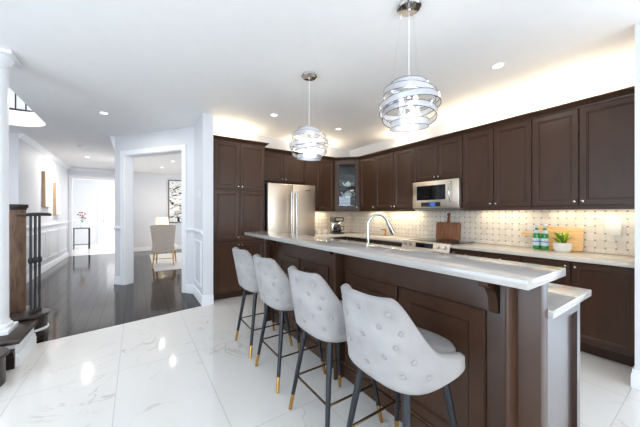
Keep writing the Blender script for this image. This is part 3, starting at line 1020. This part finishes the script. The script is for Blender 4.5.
def shell_mesh():
    mb = MB()
    phis = [-128 + 256 * i / 72 for i in range(73)]
    rows = []
    base_rows = [(.085, .572), (.052, .577), (.024, .590), (.008, .605)]
    for ins, z in base_rows:
        rows.append([outline(p, z, ins) for p in phis])
    nr = 26
    for r in range(nr + 1):
        s_ = r / nr
        row = []
        for p in phis:
            z = .618 + (rim(p) - .012 - .618) * s_
            q = outline(p, z)
            q = q - out_norm(p, z) * tuft(q)
            row.append(q)
        rows.append(row)
    for ins, dz in ((.010, 0.0), (.022, .004), (.036, -.002), (.044, -.014)):
        rows.append([outline(p, rim(p) + dz - (.0 if ins > .01 else .002), ins) for p in phis])
    for r in range(1, 6):
        rows.append([outline(p, rim(p) - .014 - (rim(p) - .014 - .60) * r / 5, .046) for p in phis])
    mb.rings(rows, False, False, False)
    # close the two front ends
    bm = mb.bm
    bmesh.ops.holes_fill(bm, edges=[e_ for e_ in bm.edges if e_.is_boundary], sides=0)
    bmesh.ops.recalc_face_normals(bm, faces=bm.faces)
    return mb
def slab(rows_, n=40, x0=0.0):
    rows = []
    for rx_, ry_, z in rows_:
        rows.append([(x0 + rx_ * sgp(math.cos(2 * PI * k_ / n), .72), ry_ * sgp(math.sin(2 * PI * k_ / n), .72), z) for k_ in range(n)])
    return MB().rings(rows)

def make_stool(label, loc):
    st = thing('bar_stool', label, 'stool', loc, 0, 'velvet bar stools along the breakfast bar')
    sh = shell_mesh().build('backrest', M['velvet'], st, ang=60)
    for b, p, z in BP:
        n = out_norm(p, z)
        m4 = Matrix.Translation(b - n * .012) @ n.to_track_quat('Z', 'Y').to_matrix().to_4x4()
        MB().lathe([(.0115, 0), (.0125, .005), (.010, .0095), (.004, .0115)], n=12).xform(m4).build('button', M['button'], sh)
    slab([(.02, .02, .692), (.12, .11, .693), (.175, .16, .690), (.198, .180, .682), (.207, .188, .668), (.205, .188, .625), (.19, .17, .612)][::-1], x0=.060).build('seat', M['velvet'], st, ang=60)
    slab([(.10, .10, .569), (.195, .188, .572), (.212, .208, .585), (.214, .21, .611)], x0=.018).build('seat_base', M['velvet'], st, ang=60)
    tops, bots = .135, .215
    for sx_ in (-1, 1):
        for sy_ in (-1, 1):
            a = Vector((sx_ * tops, sy_ * tops, .572)); b = Vector((sx_ * bots, sy_ * bots, 0.0))
            f_ = .19
            mid = b.lerp(a, f_)
            lg = MB().tube([a, mid], [.0185, .0132], 14).build('leg', M['leg'], st)
            MB().tube([mid, b], [.0138, .0115], 14).build('leg_tip', M['gold'], lg)
    q = bots + (tops - bots) * .235 / .572
    cs = [(-q, -q), (q, -q), (q, q), (-q, q)]
    for i in range(4):
        a, b = cs[i], cs[(i + 1) % 4]
        MB().tube([(a[0], a[1], .235), (b[0], b[1], .235)], .0065, 8).build('footrest_bar', M['rod'], st)
    return st

SL = [('grey velvet button-back bar stool nearest the camera, by the end of the bar', (1.085, .895, 0)),
      ('grey velvet button-back bar stool second from the camera', (1.085, 1.445, 0)),
      ('grey velvet button-back bar stool third from the camera', (1.085, 2.075, 0)),
      ('grey velvet button-back bar stool farthest along the bar, by the pantry', (1.085, 2.66, 0))]
s0 = make_stool(*SL[0])
for lb, lc in SL[1:]:
    c_ = copy_tree(s0)
    c_.location = lc
    c_['label'] = lb

# ------------------------------------------------------------------ pendants
def pendant(label, x, y, zc, rot):
    t = thing('pendant_lamp', label, 'lamp', (x, y, CH), rot, 'silver ribbon pendants above the bar')
    MB().lathe([(.082, -.001), (.082, -.022), (.074, -.028), (.012, -.030), (.008, -.045)], n=28).build('canopy', M['chrome'], t)
    zl = zc - CH
    MB().tube([(0, 0, -.04), (0, 0, zl + .17)], .0028, 8).build('cable', M['plastic'], t)
    for sx_, a in ((.02, 0), (.02, 2.1), (.02, 4.2)):
        MB().tube([(.05 * math.cos(a), .05 * math.sin(a), -.03), (.118 * math.cos(a), .118 * math.sin(a), zl + .155)], .0008, 5).build('suspension_wire', M['chrome'], t)
    bands = [(.122, .135, 4, 20), (.176, .072, 7, 60), (.203, .002, 6, 200), (.180, -.066, 8, 120), (.128, -.128, 5, 300)]
    for r_, z_, tilt, az in bands:
        h = .021
        n = 56
        m4 = Matrix.Translation((0, 0, zl + z_)) @ Matrix.Rotation(R(az), 4, 'Z') @ Matrix.Rotation(R(tilt), 4, 'X')
        def ring(prof):
            rows = [[(p[0] * math.cos(2 * PI * k_ / n), p[0] * math.sin(2 * PI * k_ / n), p[1]) for p in prof] for k_ in range(n)]
            rows.append(rows[0])
            return MB().rings(rows, True, False, False).xform(m4)
        bd = ring([(r_, -h), (r_ + .002, -h), (r_ + .002, h), (r_, h)]).build('ribbon_band', M['band'], t)
        for zz in (-h, h):
            ring([(r_ - .0012, zz - .0018), (r_ + .0032, zz - .0018), (r_ + .0032, zz + .0018), (r_ - .0012, zz + .0018)]).build('edge_trim', M['edge'], bd)
    # thin ribs holding the ribbons together
    for a in (0.4, 2.5, 4.6):
        pts = [((rr + .001) * math.cos(a), (rr + .001) * math.sin(a), zl + zz) for rr, zz in ((.122, .135), (.176, .072), (.203, .002), (.180, -.066), (.128, -.128))]
        MB().tube(pts, .0018, 6).build('rib', M['chrome'], t)
    MB().lathe([(.004, zl + .17), (.03, zl + .165), (.03, zl + .14), (.012, zl + .13), (.012, zl + .06), (.0, zl + .055)], n=16).build('lamp_holder', M['chrome'], t)
    for j in range(3):
        a = j * 2.1 + .5
        MB().sphere((.055 * math.cos(a), .055 * math.sin(a), zl + .03), .017, 10, (1, 1, 1.7)).build('bulb', M['bulb'], t)
    random.seed(3)
    for j in range(12):
        a = j * 2.4
        rr = .03 + .05 * random.random()
        r = bmesh.new()
        mb = MB()
        res = bmesh.ops.create_icosphere(mb.bm, subdivisions=1, radius=.014)
        for v in res['verts']:
            v.co += Vector((rr * math.cos(a), rr * math.sin(a), zl - .01 - .07 * random.random()))
        mb.build('crystal', M['crystal'], t, smooth=False)
        r.free()
    d = bpy.data.lights.new('pendant_glow', 'POINT')
    d.energy = 5
    d.color = (1, .95, .88)
    d.shadow_soft_size = .06
    lo = bpy.data.objects.new('pendant_glow', d)
    COL.objects.link(lo)
    lo.parent = t
    lo.location = (0, 0, zl)
pendant('silver ribbon pendant lamp hanging over the near part of the bar', 1.577, 1.236, 2.075, 0)
pendant('silver ribbon pendant lamp hanging over the far part of the bar', 1.503, 2.44, 2.045, 1.0)

# ------------------------------------------------------------------ ceiling lights and hidden cabinet lights
def downlight(x, y, label, power=7):
    t = thing('ceiling_light', label, 'light', (x, y, CH), 0, 'recessed ceiling lights')
    MB().lathe([(.062, -.0005), (.060, -.005), (.046, -.004), (.045, -.001)], n=28).build('trim_ring', M['trim'], t)
    MB().lathe([(.0445, -.0006), (.0445, -.002), (.001, -.003)], n=24).build('lens', M['downlight'], t)
    a = area('downlight_beam', (x, y, CH - .02), (0, 0, 0), .09, .09, power, (1, .95, .88))
    a.data.shape = 'DISK'
for x, y, lb in ((2.95, 1.256, 'round recessed ceiling light above the right counter'),
                 (1.685, 3.72, 'round recessed ceiling light in front of the pantry and refrigerator'),
                 (2.88, 3.72, 'round recessed ceiling light near the glass corner cabinet'),
                 (-0.385, 5.016, 'round recessed ceiling light before the skewed opening'),
                 (-1.04, 9.16, 'round recessed ceiling light deep in the hallway'),
                 (0.85, 8.6, 'nearer round ceiling light in the sitting room'),
                 (0.68, 9.9, 'farther round ceiling light in the sitting room')):
    downlight(x, y, lb, 70 if 'hall' in lb else 26 if 'skewed' in lb else 14 if 'sitting' in lb else 7)
t = thing('smoke_detector', 'small white round smoke detector on the hallway ceiling', 'detector', (-0.98, 7.75, CH))
MB().lathe([(.06, -.001), (.058, -.025), (.04, -.035), (.002, -.036)], n=24).build('housing', M['plastic'], t)
MB().lathe([(.035, -.034), (.034, -.042), (.002, -.043)], n=20).build('vent', M['plastic'], t)

WARM = (1.0, .82, .58)
def light_bar(loc, rotz, ln, power, up, label, col=WARM):
    t = thing('light_bar', label, 'light', loc, rotz, 'cabinet light bars')
    MB().box(-ln / 2, ln / 2, -.018, .018, -.006, .006).build('housing', M['plastic'], t, smooth=False)
    z = .0075 if up else -.0075
    MB().box(-ln / 2 + .01, ln / 2 - .01, -.012, .012, min(z, 0.0061 * (1 if up else -1)), max(z, .0061 * (1 if up else -1))).build('lens', M['ledstrip'], t, smooth=False)
    d = bpy.data.lights.new('bar_glow', 'AREA')
    d.shape = 'RECTANGLE'; d.size = ln - .02; d.size_y = .03; d.energy = power; d.color = col
    o = bpy.data.objects.new('bar_glow', d)
    COL.objects.link(o)
    o.parent = t
    o.location = (0, 0, .012 if up else -.012)
    o.rotation_euler = (PI if up else 0, 0, 0)
ZT = UZ1 + .012
light_bar((3.95, 0.95, ZT), RZ, 0.8, 15, True, 'warm light bar on top of the wall cabinet above the bottles')
light_bar((3.95, 2.0, ZT), RZ, 0.8, 14, True, 'warm light bar on top of the cabinets right above the microwave')
light_bar((3.95, 3.2, ZT), RZ, 0.6, 8, True, 'warm light bar on top of the cabinet left of the microwave')
light_bar((3.0, 4.72, ZT), 0, 0.6, 20, True, 'warm light bar on top of the back wall cabinets')
light_bar((1.35, 4.66, 2.455), 0, 0.6, 12, True, 'warm light bar on top of the tall pantry')
ZU = UZ0 - .008
light_bar((3.98, 0.83, ZU), RZ, 0.7, 2.8, False, 'warm light bar under the wall cabinet above the bottles')
light_bar((3.98, 1.65, ZU), RZ, 0.6, 2.8, False, 'warm light bar under the wall cabinet right of the microwave')
light_bar((3.98, 3.28, ZU), RZ, 0.7, 5.5, False, 'warm light bar under the two-door cabinet left of the microwave')
light_bar((3.98, 3.96, ZU), RZ, 0.35, 3.0, False, 'warm light bar under the narrow cabinet by the corner')
light_bar((3.1, 4.72, ZU), 0, 0.55, 4.2, False, 'warm light bar under the back wall cabinet above the coffee machine')

# ------------------------------------------------------------------ things on the counters
CZ = .9105
# mineral water bottles
def bottle(label, x, y, rot):
    t = thing('bottle', label, 'bottle', (x, y, CZ), rot, 'green glass bottles on the counter')
    MB().lathe([(.030, 0), (.036, .004), (.037, .012), (.037, .150), (.035, .178), (.024, .212), (.0155, .238), (.0140, .270), (.015, .273), (.015, .279), (.013, .283)], n=24).build('body', M['bottle'], t)
    lb = MB().lathe([(.0372, .045), (.0378, .046), (.0378, .130), (.0372, .131)], n=24, caps=False).build('label', M['label'], t)
    MB().lathe([(.0379, .086), (.0382, .087), (.0382, .098), (.0379, .099)], n=24, caps=False).build('blue_band', M['labelblue'], lb)
    # little red star on the side that faces the room
    pts = []
    for j in range(10):
        rr = .007 if j % 2 == 0 else .003
        a = PI / 2 + j * PI / 5
        pts.append((rr * math.cos(a), 0.113 + rr * math.sin(a)))
    MB().prism(pts, -.0392, -.0376, 'x').build('star', M['labelred'], lb, smooth=False)
    MB().lathe([(.0325, .188), (.0330, .189), (.0190, .228), (.0183, .228)], n=20, caps=False).build('neck_label', M['label'], t)
    MB().lathe([(.0158, .250), (.0165, .251), (.0168, .292), (.014, .296), (.001, .296)], n=20).build('cap', M['foil'], t)
bottle('left green water bottle with pale blue label on the counter', 3.945, 1.262, R(18))
bottle('right green water bottle with pale blue label, beside the potted plant', 3.930, 1.180, R(18))

# bamboo paddle board leaning on the backsplash
def rounded_rect(y0, y1, z0, z1, r, n=6):
    pts = []
    for cy, cz, a0 in ((y1 - r, z0 + r, -90), (y1 - r, z1 - r, 0), (y0 + r, z1 - r, 90), (y0 + r, z0 + r, 180)):
        for j in range(n + 1):
            a = R(a0 + 90 * j / n)
            pts.append((cy + r * math.cos(a), cz + r * math.sin(a)))
    return pts
def paddle(name, label, loc, lean, wd, ht, hl, horizontal, m):
    t = thing(name, label, 'cutting board', loc)
    th = .016
    mb = MB()
    if horizontal:
        mb.prism(rounded_rect(-wd / 2, wd / 2, 0, ht, .035), 0, th, 'x', bev=.002)
        h = MB()
        zc = ht * .62
        y0 = wd / 2 - .004
        # handle with a ring eye, pointing to +Y (left in the picture)
        h.prism([(y0, zc - .024), (y0 + .03, zc - .014), (y0 + hl - .055, zc - .012), (y0 + hl - .055, zc + .012), (y0 + .03, zc + .014), (y0, zc + .024)], .0, th, 'x')
        cy = y0 + hl - .04
        rows = []
        n = 24
        for k_ in range(n):
            a = 2 * PI * k_ / n
            rows.append([(x_, cy + r_ * math.cos(a), zc + r_ * math.sin(a)) for r_, x_ in ((.012, 0), (.030, 0), (.030, th), (.012, th))])
        rows.append(rows[0])
        h.rings(rows, True, False, False)
    else:
        mb.prism(rounded_rect(-wd / 2, wd / 2, 0, ht, .03), 0, th, 'x', bev=.002)
        h = MB()
        z0 = ht - .004
        h.prism([(-.035, z0), (.035, z0), (.017, z0 + .03), (.013, z0 + hl - .04), (-.013, z0 + hl - .04), (-.017, z0 + .03)], 0, th, 'x')
        cz = z0 + hl - .028
        rows = []
        for k_ in range(24):
            a = 2 * PI * k_ / 24
            rows.append([(x_, r_ * math.cos(a), cz + r_ * math.sin(a)) for r_, x_ in ((.007, 0), (.025, 0), (.025, th), (.007, th))])
        rows.append(rows[0])
        h.rings(rows, True, False, False)
    mt = Matrix.Rotation(lean, 4, 'Y')
    mb.xform(mt).build('board', m, t)
    h.xform(mt).build('handle', m, t)
paddle('cutting_board', 'honey-coloured paddle board leaning on the tiles behind the bottles and plant', (4.035, 1.09, CZ + .003), R(8), .43, .262, .17, True, M['board2'])
paddle('cutting_board', 'dark brown wooden paddle board standing upright behind the range', (4.030, 2.44, .9215), R(6), .40, .272, .155, False, M['board'])

# potted plant
t = thing('potted_plant', 'lime-leaved plant in a white bowl-shaped pot before the paddle board', 'plant', (3.885, 1.010, CZ))
MB().lathe([(.060, 0), (.068, .006), (.078, .035), (.081, .075), (.079, .098), (.073, .100), (.070, .088), (.002, .086)], n=32).build('pot', M['porcelain'], t)
MB().lathe([(.0695, .0865), (.0695, .0885), (.002, .0895)], n=24).build('soil', M['soil'], t)
random.seed(11)
for j in range(34):
    mb = MB()
    a = random.random() * 2 * PI
    r0 = .045 * random.random()
    ln = .11 + .055 * random.random()
    lean = .25 + .62 * random.random()
    ca, sa = math.cos(a), math.sin(a)
    wdt = .009 + .005 * random.random()
    rows = []
    for q in range(6):
        f = q / 5
        rad = r0 + ln * f * math.sin(lean * (.5 + .6 * f))
        z = .088 + ln * f * math.cos(lean * (.4 + .7 * f))
        ww = wdt * (1 - abs(2 * f - .9) ** 2) * .9 + .0012
        p = Vector((rad * ca, rad * sa, z)); sd = Vector((-sa, ca, 0))
        rows.append([p + sd * ww, p + Vector((0, 0, .0015)) - sd * 0, p - sd * ww, p - Vector((0, 0, .0012))])
    mb.rings(rows, True)
    mb.build('leaf', M['leaf'] if j % 3 else M['leafdark'], t)

# switch plate with a plugged-in device
t = thing('wall_switch', 'white switch plate with a plugged-in box on the tiles at far right', 'switch', (4.089, .655, 1.20))
MB().box(-.006, 0, -.055, .065, -.075, .085, bev=.002).build('plate', M['plastic'], t)
MB().box(-.032, -.006, -.06, .025, -.095, .05, bev=.006).build('adapter', M['plastic'], t)
t = thing('wall_switch', 'small white switch plate on the skewed white wall by the pantry', 'switch', (0.80, 4.44, 1.62))
MB().box(-.006, 0, -.036, .036, -.058, .058, bev=.002).build('plate', M['plastic'], t)
MB().box(-.010, -.006, -.016, .016, -.032, .032, bev=.001).build('rocker', M['trim'], t)
t = thing('wall_outlet', 'small white outlet plate in the hall wainscot below the pictures', 'outlet', (-1.75, 8.45, .42))
MB().box(0, .006, -.036, .036, -.058, .058, bev=.002).build('plate', M['plastic'], t)
MB().box(.006, .009, -.017, .017, -.04, .04, bev=.001).build('socket', M['trim'], t)

# soap dispenser
t = thing('soap_dispenser', 'small brass pump soap dispenser on the corner counter by the tiles', 'dispenser', (3.92, 3.62, CZ))
MB().lathe([(.03, 0), (.032, .004), (.032, .012), (.014, .022), (.011, .05), (.018, .065), (.011, .085), (.010, .105)], n=20).build('body', M['gold'], t)
MB().tube([(0, -.02, .108), (0, .04, .112), (0, .10, .112), (0, .115, .100)], [.010, .008, .007, .006], 10).build('spout', M['gold'], t)

# coffee machine and cups
t = thing('coffee_machine', 'black drip coffee machine on the corner counter under the glass cabinet', 'coffee machine', (3.47, 4.54, CZ), R(-15))
MB().box(-.105, .105, -.14, .13, 0, .035, bev=.008).build('base', M['black'], t)
MB().box(-.105, .105, .02, .13, .035, .25, bev=.008).build('column', M['steel2'], t)
h = MB().box(-.105, .105, -.14, .13, .25, .345, bev=.014).build('head', M['black'], t)
MB().box(-.07, .07, -.143, -.139, .275, .325).build('control_panel', M['steel2'], h, smooth=False)
c = MB().lathe([(.05, .037), (.062, .05), (.068, .09), (.062, .15), (.046, .18), (.048, .195)], (0, -.065, 0), 24).build('carafe', M['blackglass'], t)
MB().tube([(.06, -.085, .16), (.105, -.115, .15), (.105, -.115, .08), (.064, -.088, .07)], .008, 8).build('handle', M['black'], c)
def mug(label, x, y):
    t = thing('mug', label, 'mug', (x, y, CZ), R(-60), 'pale mugs beside the coffee machine')
    MB().lathe([(.030, 0), (.036, .004), (.040, .09), (.038, .092), (.034, .088), (.030, .010), (.001, .008)], n=24).build('body', M['porcelain'], t)
    MB().tube([(.037, 0, .075), (.062, 0, .070), (.066, 0, .045), (.058, 0, .022), (.036, 0, .020)], .005, 8).build('handle', M['porcelain'], t)
mug('pale mug next to the refrigerator on the back counter', 3.06, 4.62)
mug('pale mug between the other mug and the coffee machine', 3.21, 4.60)

# teapots and cups in the glass cabinet
def teapot(label, x, y, z, s, rz):
    t = thing('teapot', label, 'teapot', (x, y, z), rz, 'white teapots in the glass cabinet')
    S = lambda pr: [(a * s, b * s) for a, b in pr]
    MB().lathe(S([(.035, 0), (.05, .006), (.085, .045), (.09, .075), (.078, .11), (.045, .13)]), n=28).build('body', M['porcelain'], t)
    MB().lathe(S([(.048, .128), (.046, .136), (.02, .150), (.006, .153), (.010, .162), (.010, .170), (.001, .174)]), n=20).build('lid', M['porcelain'], t)
    MB().tube([tuple(v * s for v in p) for p in ((-.075, 0, .05), (-.115, 0, .07), (-.135, 0, .11), (-.155, 0, .135))], [.02 * s, .015 * s, .011 * s, .009 * s], 12).build('spout', M['porcelain'], t)
    MB().tube([tuple(v * s for v in p) for p in ((.075, 0, .105), (.12, 0, .12), (.14, 0, .09), (.125, 0, .055), (.082, 0, .045))], .008 * s, 10).build('handle', M['porcelain'], t)
teapot('small white teapot on the higher shelf of the glass corner cabinet', 3.735, 4.485, SHZ[1] + .001, .78, R(-45))
teapot('large white teapot on the lower shelf of the glass corner cabinet', 3.735, 4.485, SHZ[0] + .001, 1.0, R(-45))
def teacup(label, x, y):
    t = thing('teacup', label, 'cup', (x, y, UZ0 + .0215), 0, 'white cups in the glass cabinet')
    MB().lathe([(.02, 0), (.024, .004), (.042, .05), (.046, .075), (.043, .076), (.036, .045), (.001, .012)], n=20).build('body', M['porcelain'], t)
    MB().tube([(.042, 0, .062), (.064, 0, .058), (.06, 0, .03), (.034, 0, .028)], .004, 8).build('handle', M['porcelain'], t)
teacup('left white cup on the floor of the glass corner cabinet', 3.68, 4.52)
teacup('right white cup on the floor of the glass corner cabinet', 3.79, 4.41)

# ------------------------------------------------------------------ stair foot at the left
PZ = .250
sp = thing('stair_platform', 'dark and white stair landing at the left edge, carrying column and newel', 'stairs', (-1.4, 3.75, 0))
MB().prism([(-2.4, 3.42), (-.86, 3.42), (-.86, 3.925), (-1.115, 3.925), (-1.115, 4.285), (-1.03, 4.285), (-1.03, 4.6), (-2.4, 4.6)], .001, PZ - .04).build('stringer', M['trim'], sp, world=True, smooth=False)
MB().sweep([(-.86, 3.43), (-.86, 3.925)][::-1], [(a, b * .8) for a, b in BASE]).build('skirting', M['trim'], sp, world=True)
MB().prism([(-2.4, 3.385), (-.83, 3.385), (-.83, 3.93), (-1.105, 3.93), (-1.105, 4.28), (-1.0, 4.28), (-1.0, 4.6), (-2.4, 4.6)], PZ - .04, PZ, bev=.008).build('tread', M['darkwood'], sp, world=True)
mb = MB().prism([(3.419, .001), (3.419, .170), (3.405, .170), (3.385, .150), (3.385, .110), (3.400, .10), (3.400, .001)], -2.4, -.865, 'x')
mb.build('riser', M['darkwood'], sp, world=True, smooth=False)
# rounded starting step
st = thing('bullnose_step', 'round dark wooden starting step under the iron balusters', 'step', (-.93, 4.10, 0))
MB().lathe([(.135, .001), (.135, .05), (.14, .055), (.14, .07), (.133, .08), (.133, .25)], n=40).build('riser', M['darkwood'], st)
MB().lathe([(.14, .252), (.158, .256), (.164, .268), (.158, .282), (.02, .284)], n=40).build('tread', M['darkwood'], st)
MB().lathe([(.137, .105), (.146, .108), (.146, .128), (.137, .131)], n=40, caps=False).build('bead', M['plastic'], st)
# low dark step at the very edge of the picture
t = thing('bullnose_step', 'low curved dark step at the bottom left edge of the picture', 'step', (-1.03, 3.16, 0))
MB().lathe([(.175, .001), (.175, .21)], n=40).build('riser', M['darkwood'], t)
MB().lathe([(.175, .212), (.19, .216), (.195, .23), (.19, .242), (.02, .244)], n=40).build('tread', M['darkwood'], t)

t = thing('newel_post', 'square brown wooden newel post behind the white column', 'post', (-1.10, 4.39, PZ + .001), R(30))
MB().box(-.061, .061, -.061, .061, 0, 1.12, bev=.004).build('shaft', M['newel'], t)
MB().box(-.066, .066, -.066, .066, 1.1205, 1.14, bev=.004).build('neck_moulding', M['darkwood'], t)
MB().box(-.075, .075, -.075, .075, 1.1405, 1.18, bev=.006).build('cap', M['darkwood'], t)

hr = thing('stair_rail', 'dark handrail end with three black iron balusters on the round step', 'railing', (-.93, 4.10, .285))
BL = [(-.915, 4.065), (-.888, 4.10), (-.866, 4.145)]
MB().tube([(-1.05, 4.30, 1.31), (-.95, 4.12, 1.318), (-.91, 4.09, 1.321), (-.86, 4.10, 1.322), (-.80, 4.125, 1.322), (-.775, 4.14, 1.316)], [.016, .018, .019, .019, .019, .013], 12).build('handrail', M['darkwood'], hr, world=True)
for bx_, by_ in BL:
    mb = MB().tube([(bx_, by_, .2855), (bx_, by_, 1.31)], .011, 8)
    mb.lathe([(.018, .2855), (.018, .31), (.008, .325)], (bx_, by_, 0), 12)
    mb.lathe([(.011, .80), (.019, .815), (.023, .835), (.019, .855), (.011, .87)], (bx_, by_, 0), 12)
    mb.lathe([(.008, .755), (.014, .77), (.008, .785)], (bx_, by_, 0), 12)
    mb.build('baluster', M['iron'], hr, world=True)

t = thing('column', 'round white column with moulded capital at the left edge', 'column', (-1.065, 3.685, PZ + .001))
t['kind'] = 'structure'
HT = CH - PZ - .002
MB().box(-.125, .125, -.125, .125, 0, .045, bev=.006).build('plinth', M['trim'], t)
MB().lathe([(.118, .046), (.122, .06), (.118, .075), (.104, .082), (.104, .095), (.096, .11), (.094, .13), (.092, HT - .17), (.10, HT - .165), (.10, HT - .15), (.093, HT - .145), (.093, HT - .11), (.108, HT - .09), (.118, HT - .06), (.125, HT - .05), (.128, HT - .035)], n=48).build('shaft', M['trim'], t)
MB().box(-.15, .15, -.15, .15, HT - .034, HT, bev=.006).build('abacus', M['trim'], t)

# upper-floor guard at the far edge of the stairwell
t = thing('upstairs_railing', 'black iron balusters of the upper landing seen through the stairwell', 'railing', (-2.2, 6.63, CH + .251))
MB().box(-3.19, -1.25, 6.57, 6.66, CH + .251, CH + .29).build('bottom_rail', M['darkwood'], t, world=True, smooth=False)
MB().box(-3.19, -1.25, 6.59, 6.65, CH + 1.15, CH + 1.20, bev=.008).build('handrail', M['darkwood'], t, world=True)
for j in range(16):
    x_ = -3.12 + j * .121
    MB().tube([(x_, 6.62, CH + .29), (x_, 6.62, CH + 1.15)], .010, 8).build('baluster', M['iron'], t, world=True)

# ------------------------------------------------------------------ hall pictures and foyer table
def canvas_on_left(label, y0, y1, z0, z1):
    t = thing('canvas_picture', label, 'picture', (-1.75, (y0 + y1) / 2, (z0 + z1) / 2), 0, 'canvas pictures in the hall')
    MB().box(-1.748, -1.692, y0, y1, z0, z1).build('frame', M['oakframe'], t, world=True, smooth=False)
    MB().box(-1.692, -1.688, y0 + .012, y1 - .012, z0 + .012, z1 - .012).build('canvas', M['canvas'], t, world=True, smooth=False)
canvas_on_left('nearer pale canvas with oak sides on the hall wall', 8.54, 9.10, 1.475, 2.28)
canvas_on_left('farther and lower pale canvas with oak sides on the hall wall', 9.55, 10.05, 1.29, 2.12)

t = thing('console_table', 'slim black metal console table in the bright foyer', 'table', (-1.70, 13.5, 0))
tw, td, th_ = .24, .14, .79
MB().box(-tw, tw, -td, td, th_ - .025, th_, bev=.003).build('table_top', M['iron'], t)
MB().box(-tw + .02, tw - .02, -td + .02, td - .02, .16, .175).build('shelf', M['iron'], t)
for sx_ in (-1, 1):
    for sy_ in (-1, 1):
        MB().box(sx_ * (tw - .013) - .013, sx_ * (tw - .013) + .013, sy_ * (td - .013) - .013, sy_ * (td - .013) + .013, 0, th_ - .0255).build('leg', M['iron'], t)
t = thing('flower_vase', 'pale vase of dusty pink flowers on the foyer console table', 'vase', (-1.68, 13.5, .791))
MB().lathe([(.03, 0), (.05, .02), (.06, .08), (.035, .16), (.028, .19), (.034, .2)], n=20).build('vase', M['porcelain'], t)
random.seed(5)
for j in range(9):
    a = j * 2.4; rr = .03 + .09 * random.random(); z = .32 + .26 * random.random()
    px, py = rr * math.cos(a), rr * math.sin(a)
    s_ = MB().tube([(0, 0, .15), (px * .5, py * .5, z * .7), (px, py, z)], .003, 5).build('stem', M['leafdark'], t)
    MB().sphere((px, py, z + .01), .034, 8, (1, 1, .8)).build('flower', M['flower'], s_)
t = thing('wall_mirror', 'oval dark-rimmed mirror on the foyer wall above the console table', 'mirror', (-2.295, 14.2, 1.70))
rows = []
for k_ in range(36):
    a = 2 * PI * k_ / 36
    rows.append([(x_, .26 * r_ * math.cos(a), .42 * r_ * math.sin(a)) for r_, x_ in ((.93, 0), (1, 0), (1, .03), (.93, .03))])
rows.append(rows[0])
MB().rings(rows, True, False, False).build('frame', M['rod'], t)
MB().rings([[(x_, .245 * math.cos(2 * PI * k_ / 36), .395 * math.sin(2 * PI * k_ / 36)) for k_ in range(36)] for x_ in (.002, .012)]).build('glass', M['chrome'], t)

# ------------------------------------------------------------------ sitting room seen through the opening
o = MB().box(0.35, 2.6, 7.3, 10.3, 0.0, .012, bev=.004).build('rug', M['rug'])
tag(o, 'pale rug under the beige chair in the sitting room', 'rug')
t = thing('framed_painting', 'large black-and-white abstract painting on the sitting room wall', 'painting', (1.62, 11.49, 1.78))
MB().box(-.605, .605, -.02, .008, -.765, .765).build('canvas', M['art'], t, smooth=False)
mb = MB().box(-.63, -.605, -.03, .008, -.79, .79).box(.605, .63, -.03, .008, -.79, .79).box(-.605, .605, -.03, .008, -.79, -.765).box(-.605, .605, -.03, .008, .765, .79)
mb.build('frame', M['iron'], t, smooth=False)

t = thing('side_table', 'gold-framed side table with the lit lamp in the sitting room', 'table', (.68, 10.75, .012))
MB().box(-.20, .20, -.2, .2, .56, .58).build('table_top', M['porcelain'], t, smooth=False)
MB().box(-.18, .18, -.18, .18, .20, .21).build('shelf', M['porcelain'], t, smooth=False)
for sx_ in (-1, 1):
    for sy_ in (-1, 1):
        MB().box(sx_ * .188 - .014, sx_ * .188 + .014, sy_ * .188 - .014, sy_ * .188 + .014, 0, .5595).build('leg', M['gold'], t)
mb = MB()
for z_ in (.545,):
    mb.box(-.17, .17, -.20, -.176, z_ - .012, z_ + .012).box(-.17, .17, .176, .20, z_ - .012, z_ + .012)
mb.build('apron', M['gold'], t, smooth=False)
t = thing('table_lamp', 'white table lamp with a lit drum shade on the gold side table', 'lamp', (.74, 10.75, .593))
MB().lathe([(.06, 0), (.06, .015), (.03, .03), (.05, .10), (.055, .18), (.03, .27), (.012, .30), (.010, .36)], n=24).build('base', M['porcelain'], t)
MB().lathe([(.20, .33), (.18, .60)], n=32, caps=False).build('lamp_shade', M['shade'], t)
d = bpy.data.lights.new('table_lamp_glow', 'POINT'); d.energy = 12; d.color = (1, .85, .65); d.shadow_soft_size = .06
lo = bpy.data.objects.new('table_lamp_glow', d); COL.objects.link(lo); lo.parent = t; lo.location = (0, 0, .47)

# upholstered chair, its back to us
t = thing('dining_chair', 'beige upholstered chair with its back turned, on the pale rug', 'chair', (.62, 8.1, .018), R(-12))
rows = []
for j in range(11):
    f = j / 10
    z = .34 + .70 * f
    hw = .23 + .055 * f ** 1.5
    cv = .05
    row = []
    for q in range(9):
        s_ = -1 + q / 4
        row.append((hw * s_, -.27 - .10 * f + cv * (s_ ** 2) - .0, z - .03 * (s_ ** 2) * f))
    for q in range(8, -1, -1):
        s_ = -1 + q / 4
        row.append((hw * s_ * .96, -.19 - .09 * f + cv * (s_ ** 2), z - .03 * (s_ ** 2) * f))
    rows.append(row)
MB().rings(rows).build('backrest', M['beige'], t, ang=50)
MB().box(-.26, .26, -.25, .27, .36, .50, bev=.035, seg=3).build('seat', M['beige'], t)
for sx_ in (-1, 1):
    for sy_ in (-1, 1):
        MB().tube([(sx_ * .20, sy_ * .20, .37), (sx_ * .23, sy_ * .25 - .02, 0)], [.022, .013], 10).build('leg', M['gold'], t)
MB().tube([(-.215, -.22, .18), (.215, -.22, .18)], .01, 8).build('stretcher', M['gold'], t)
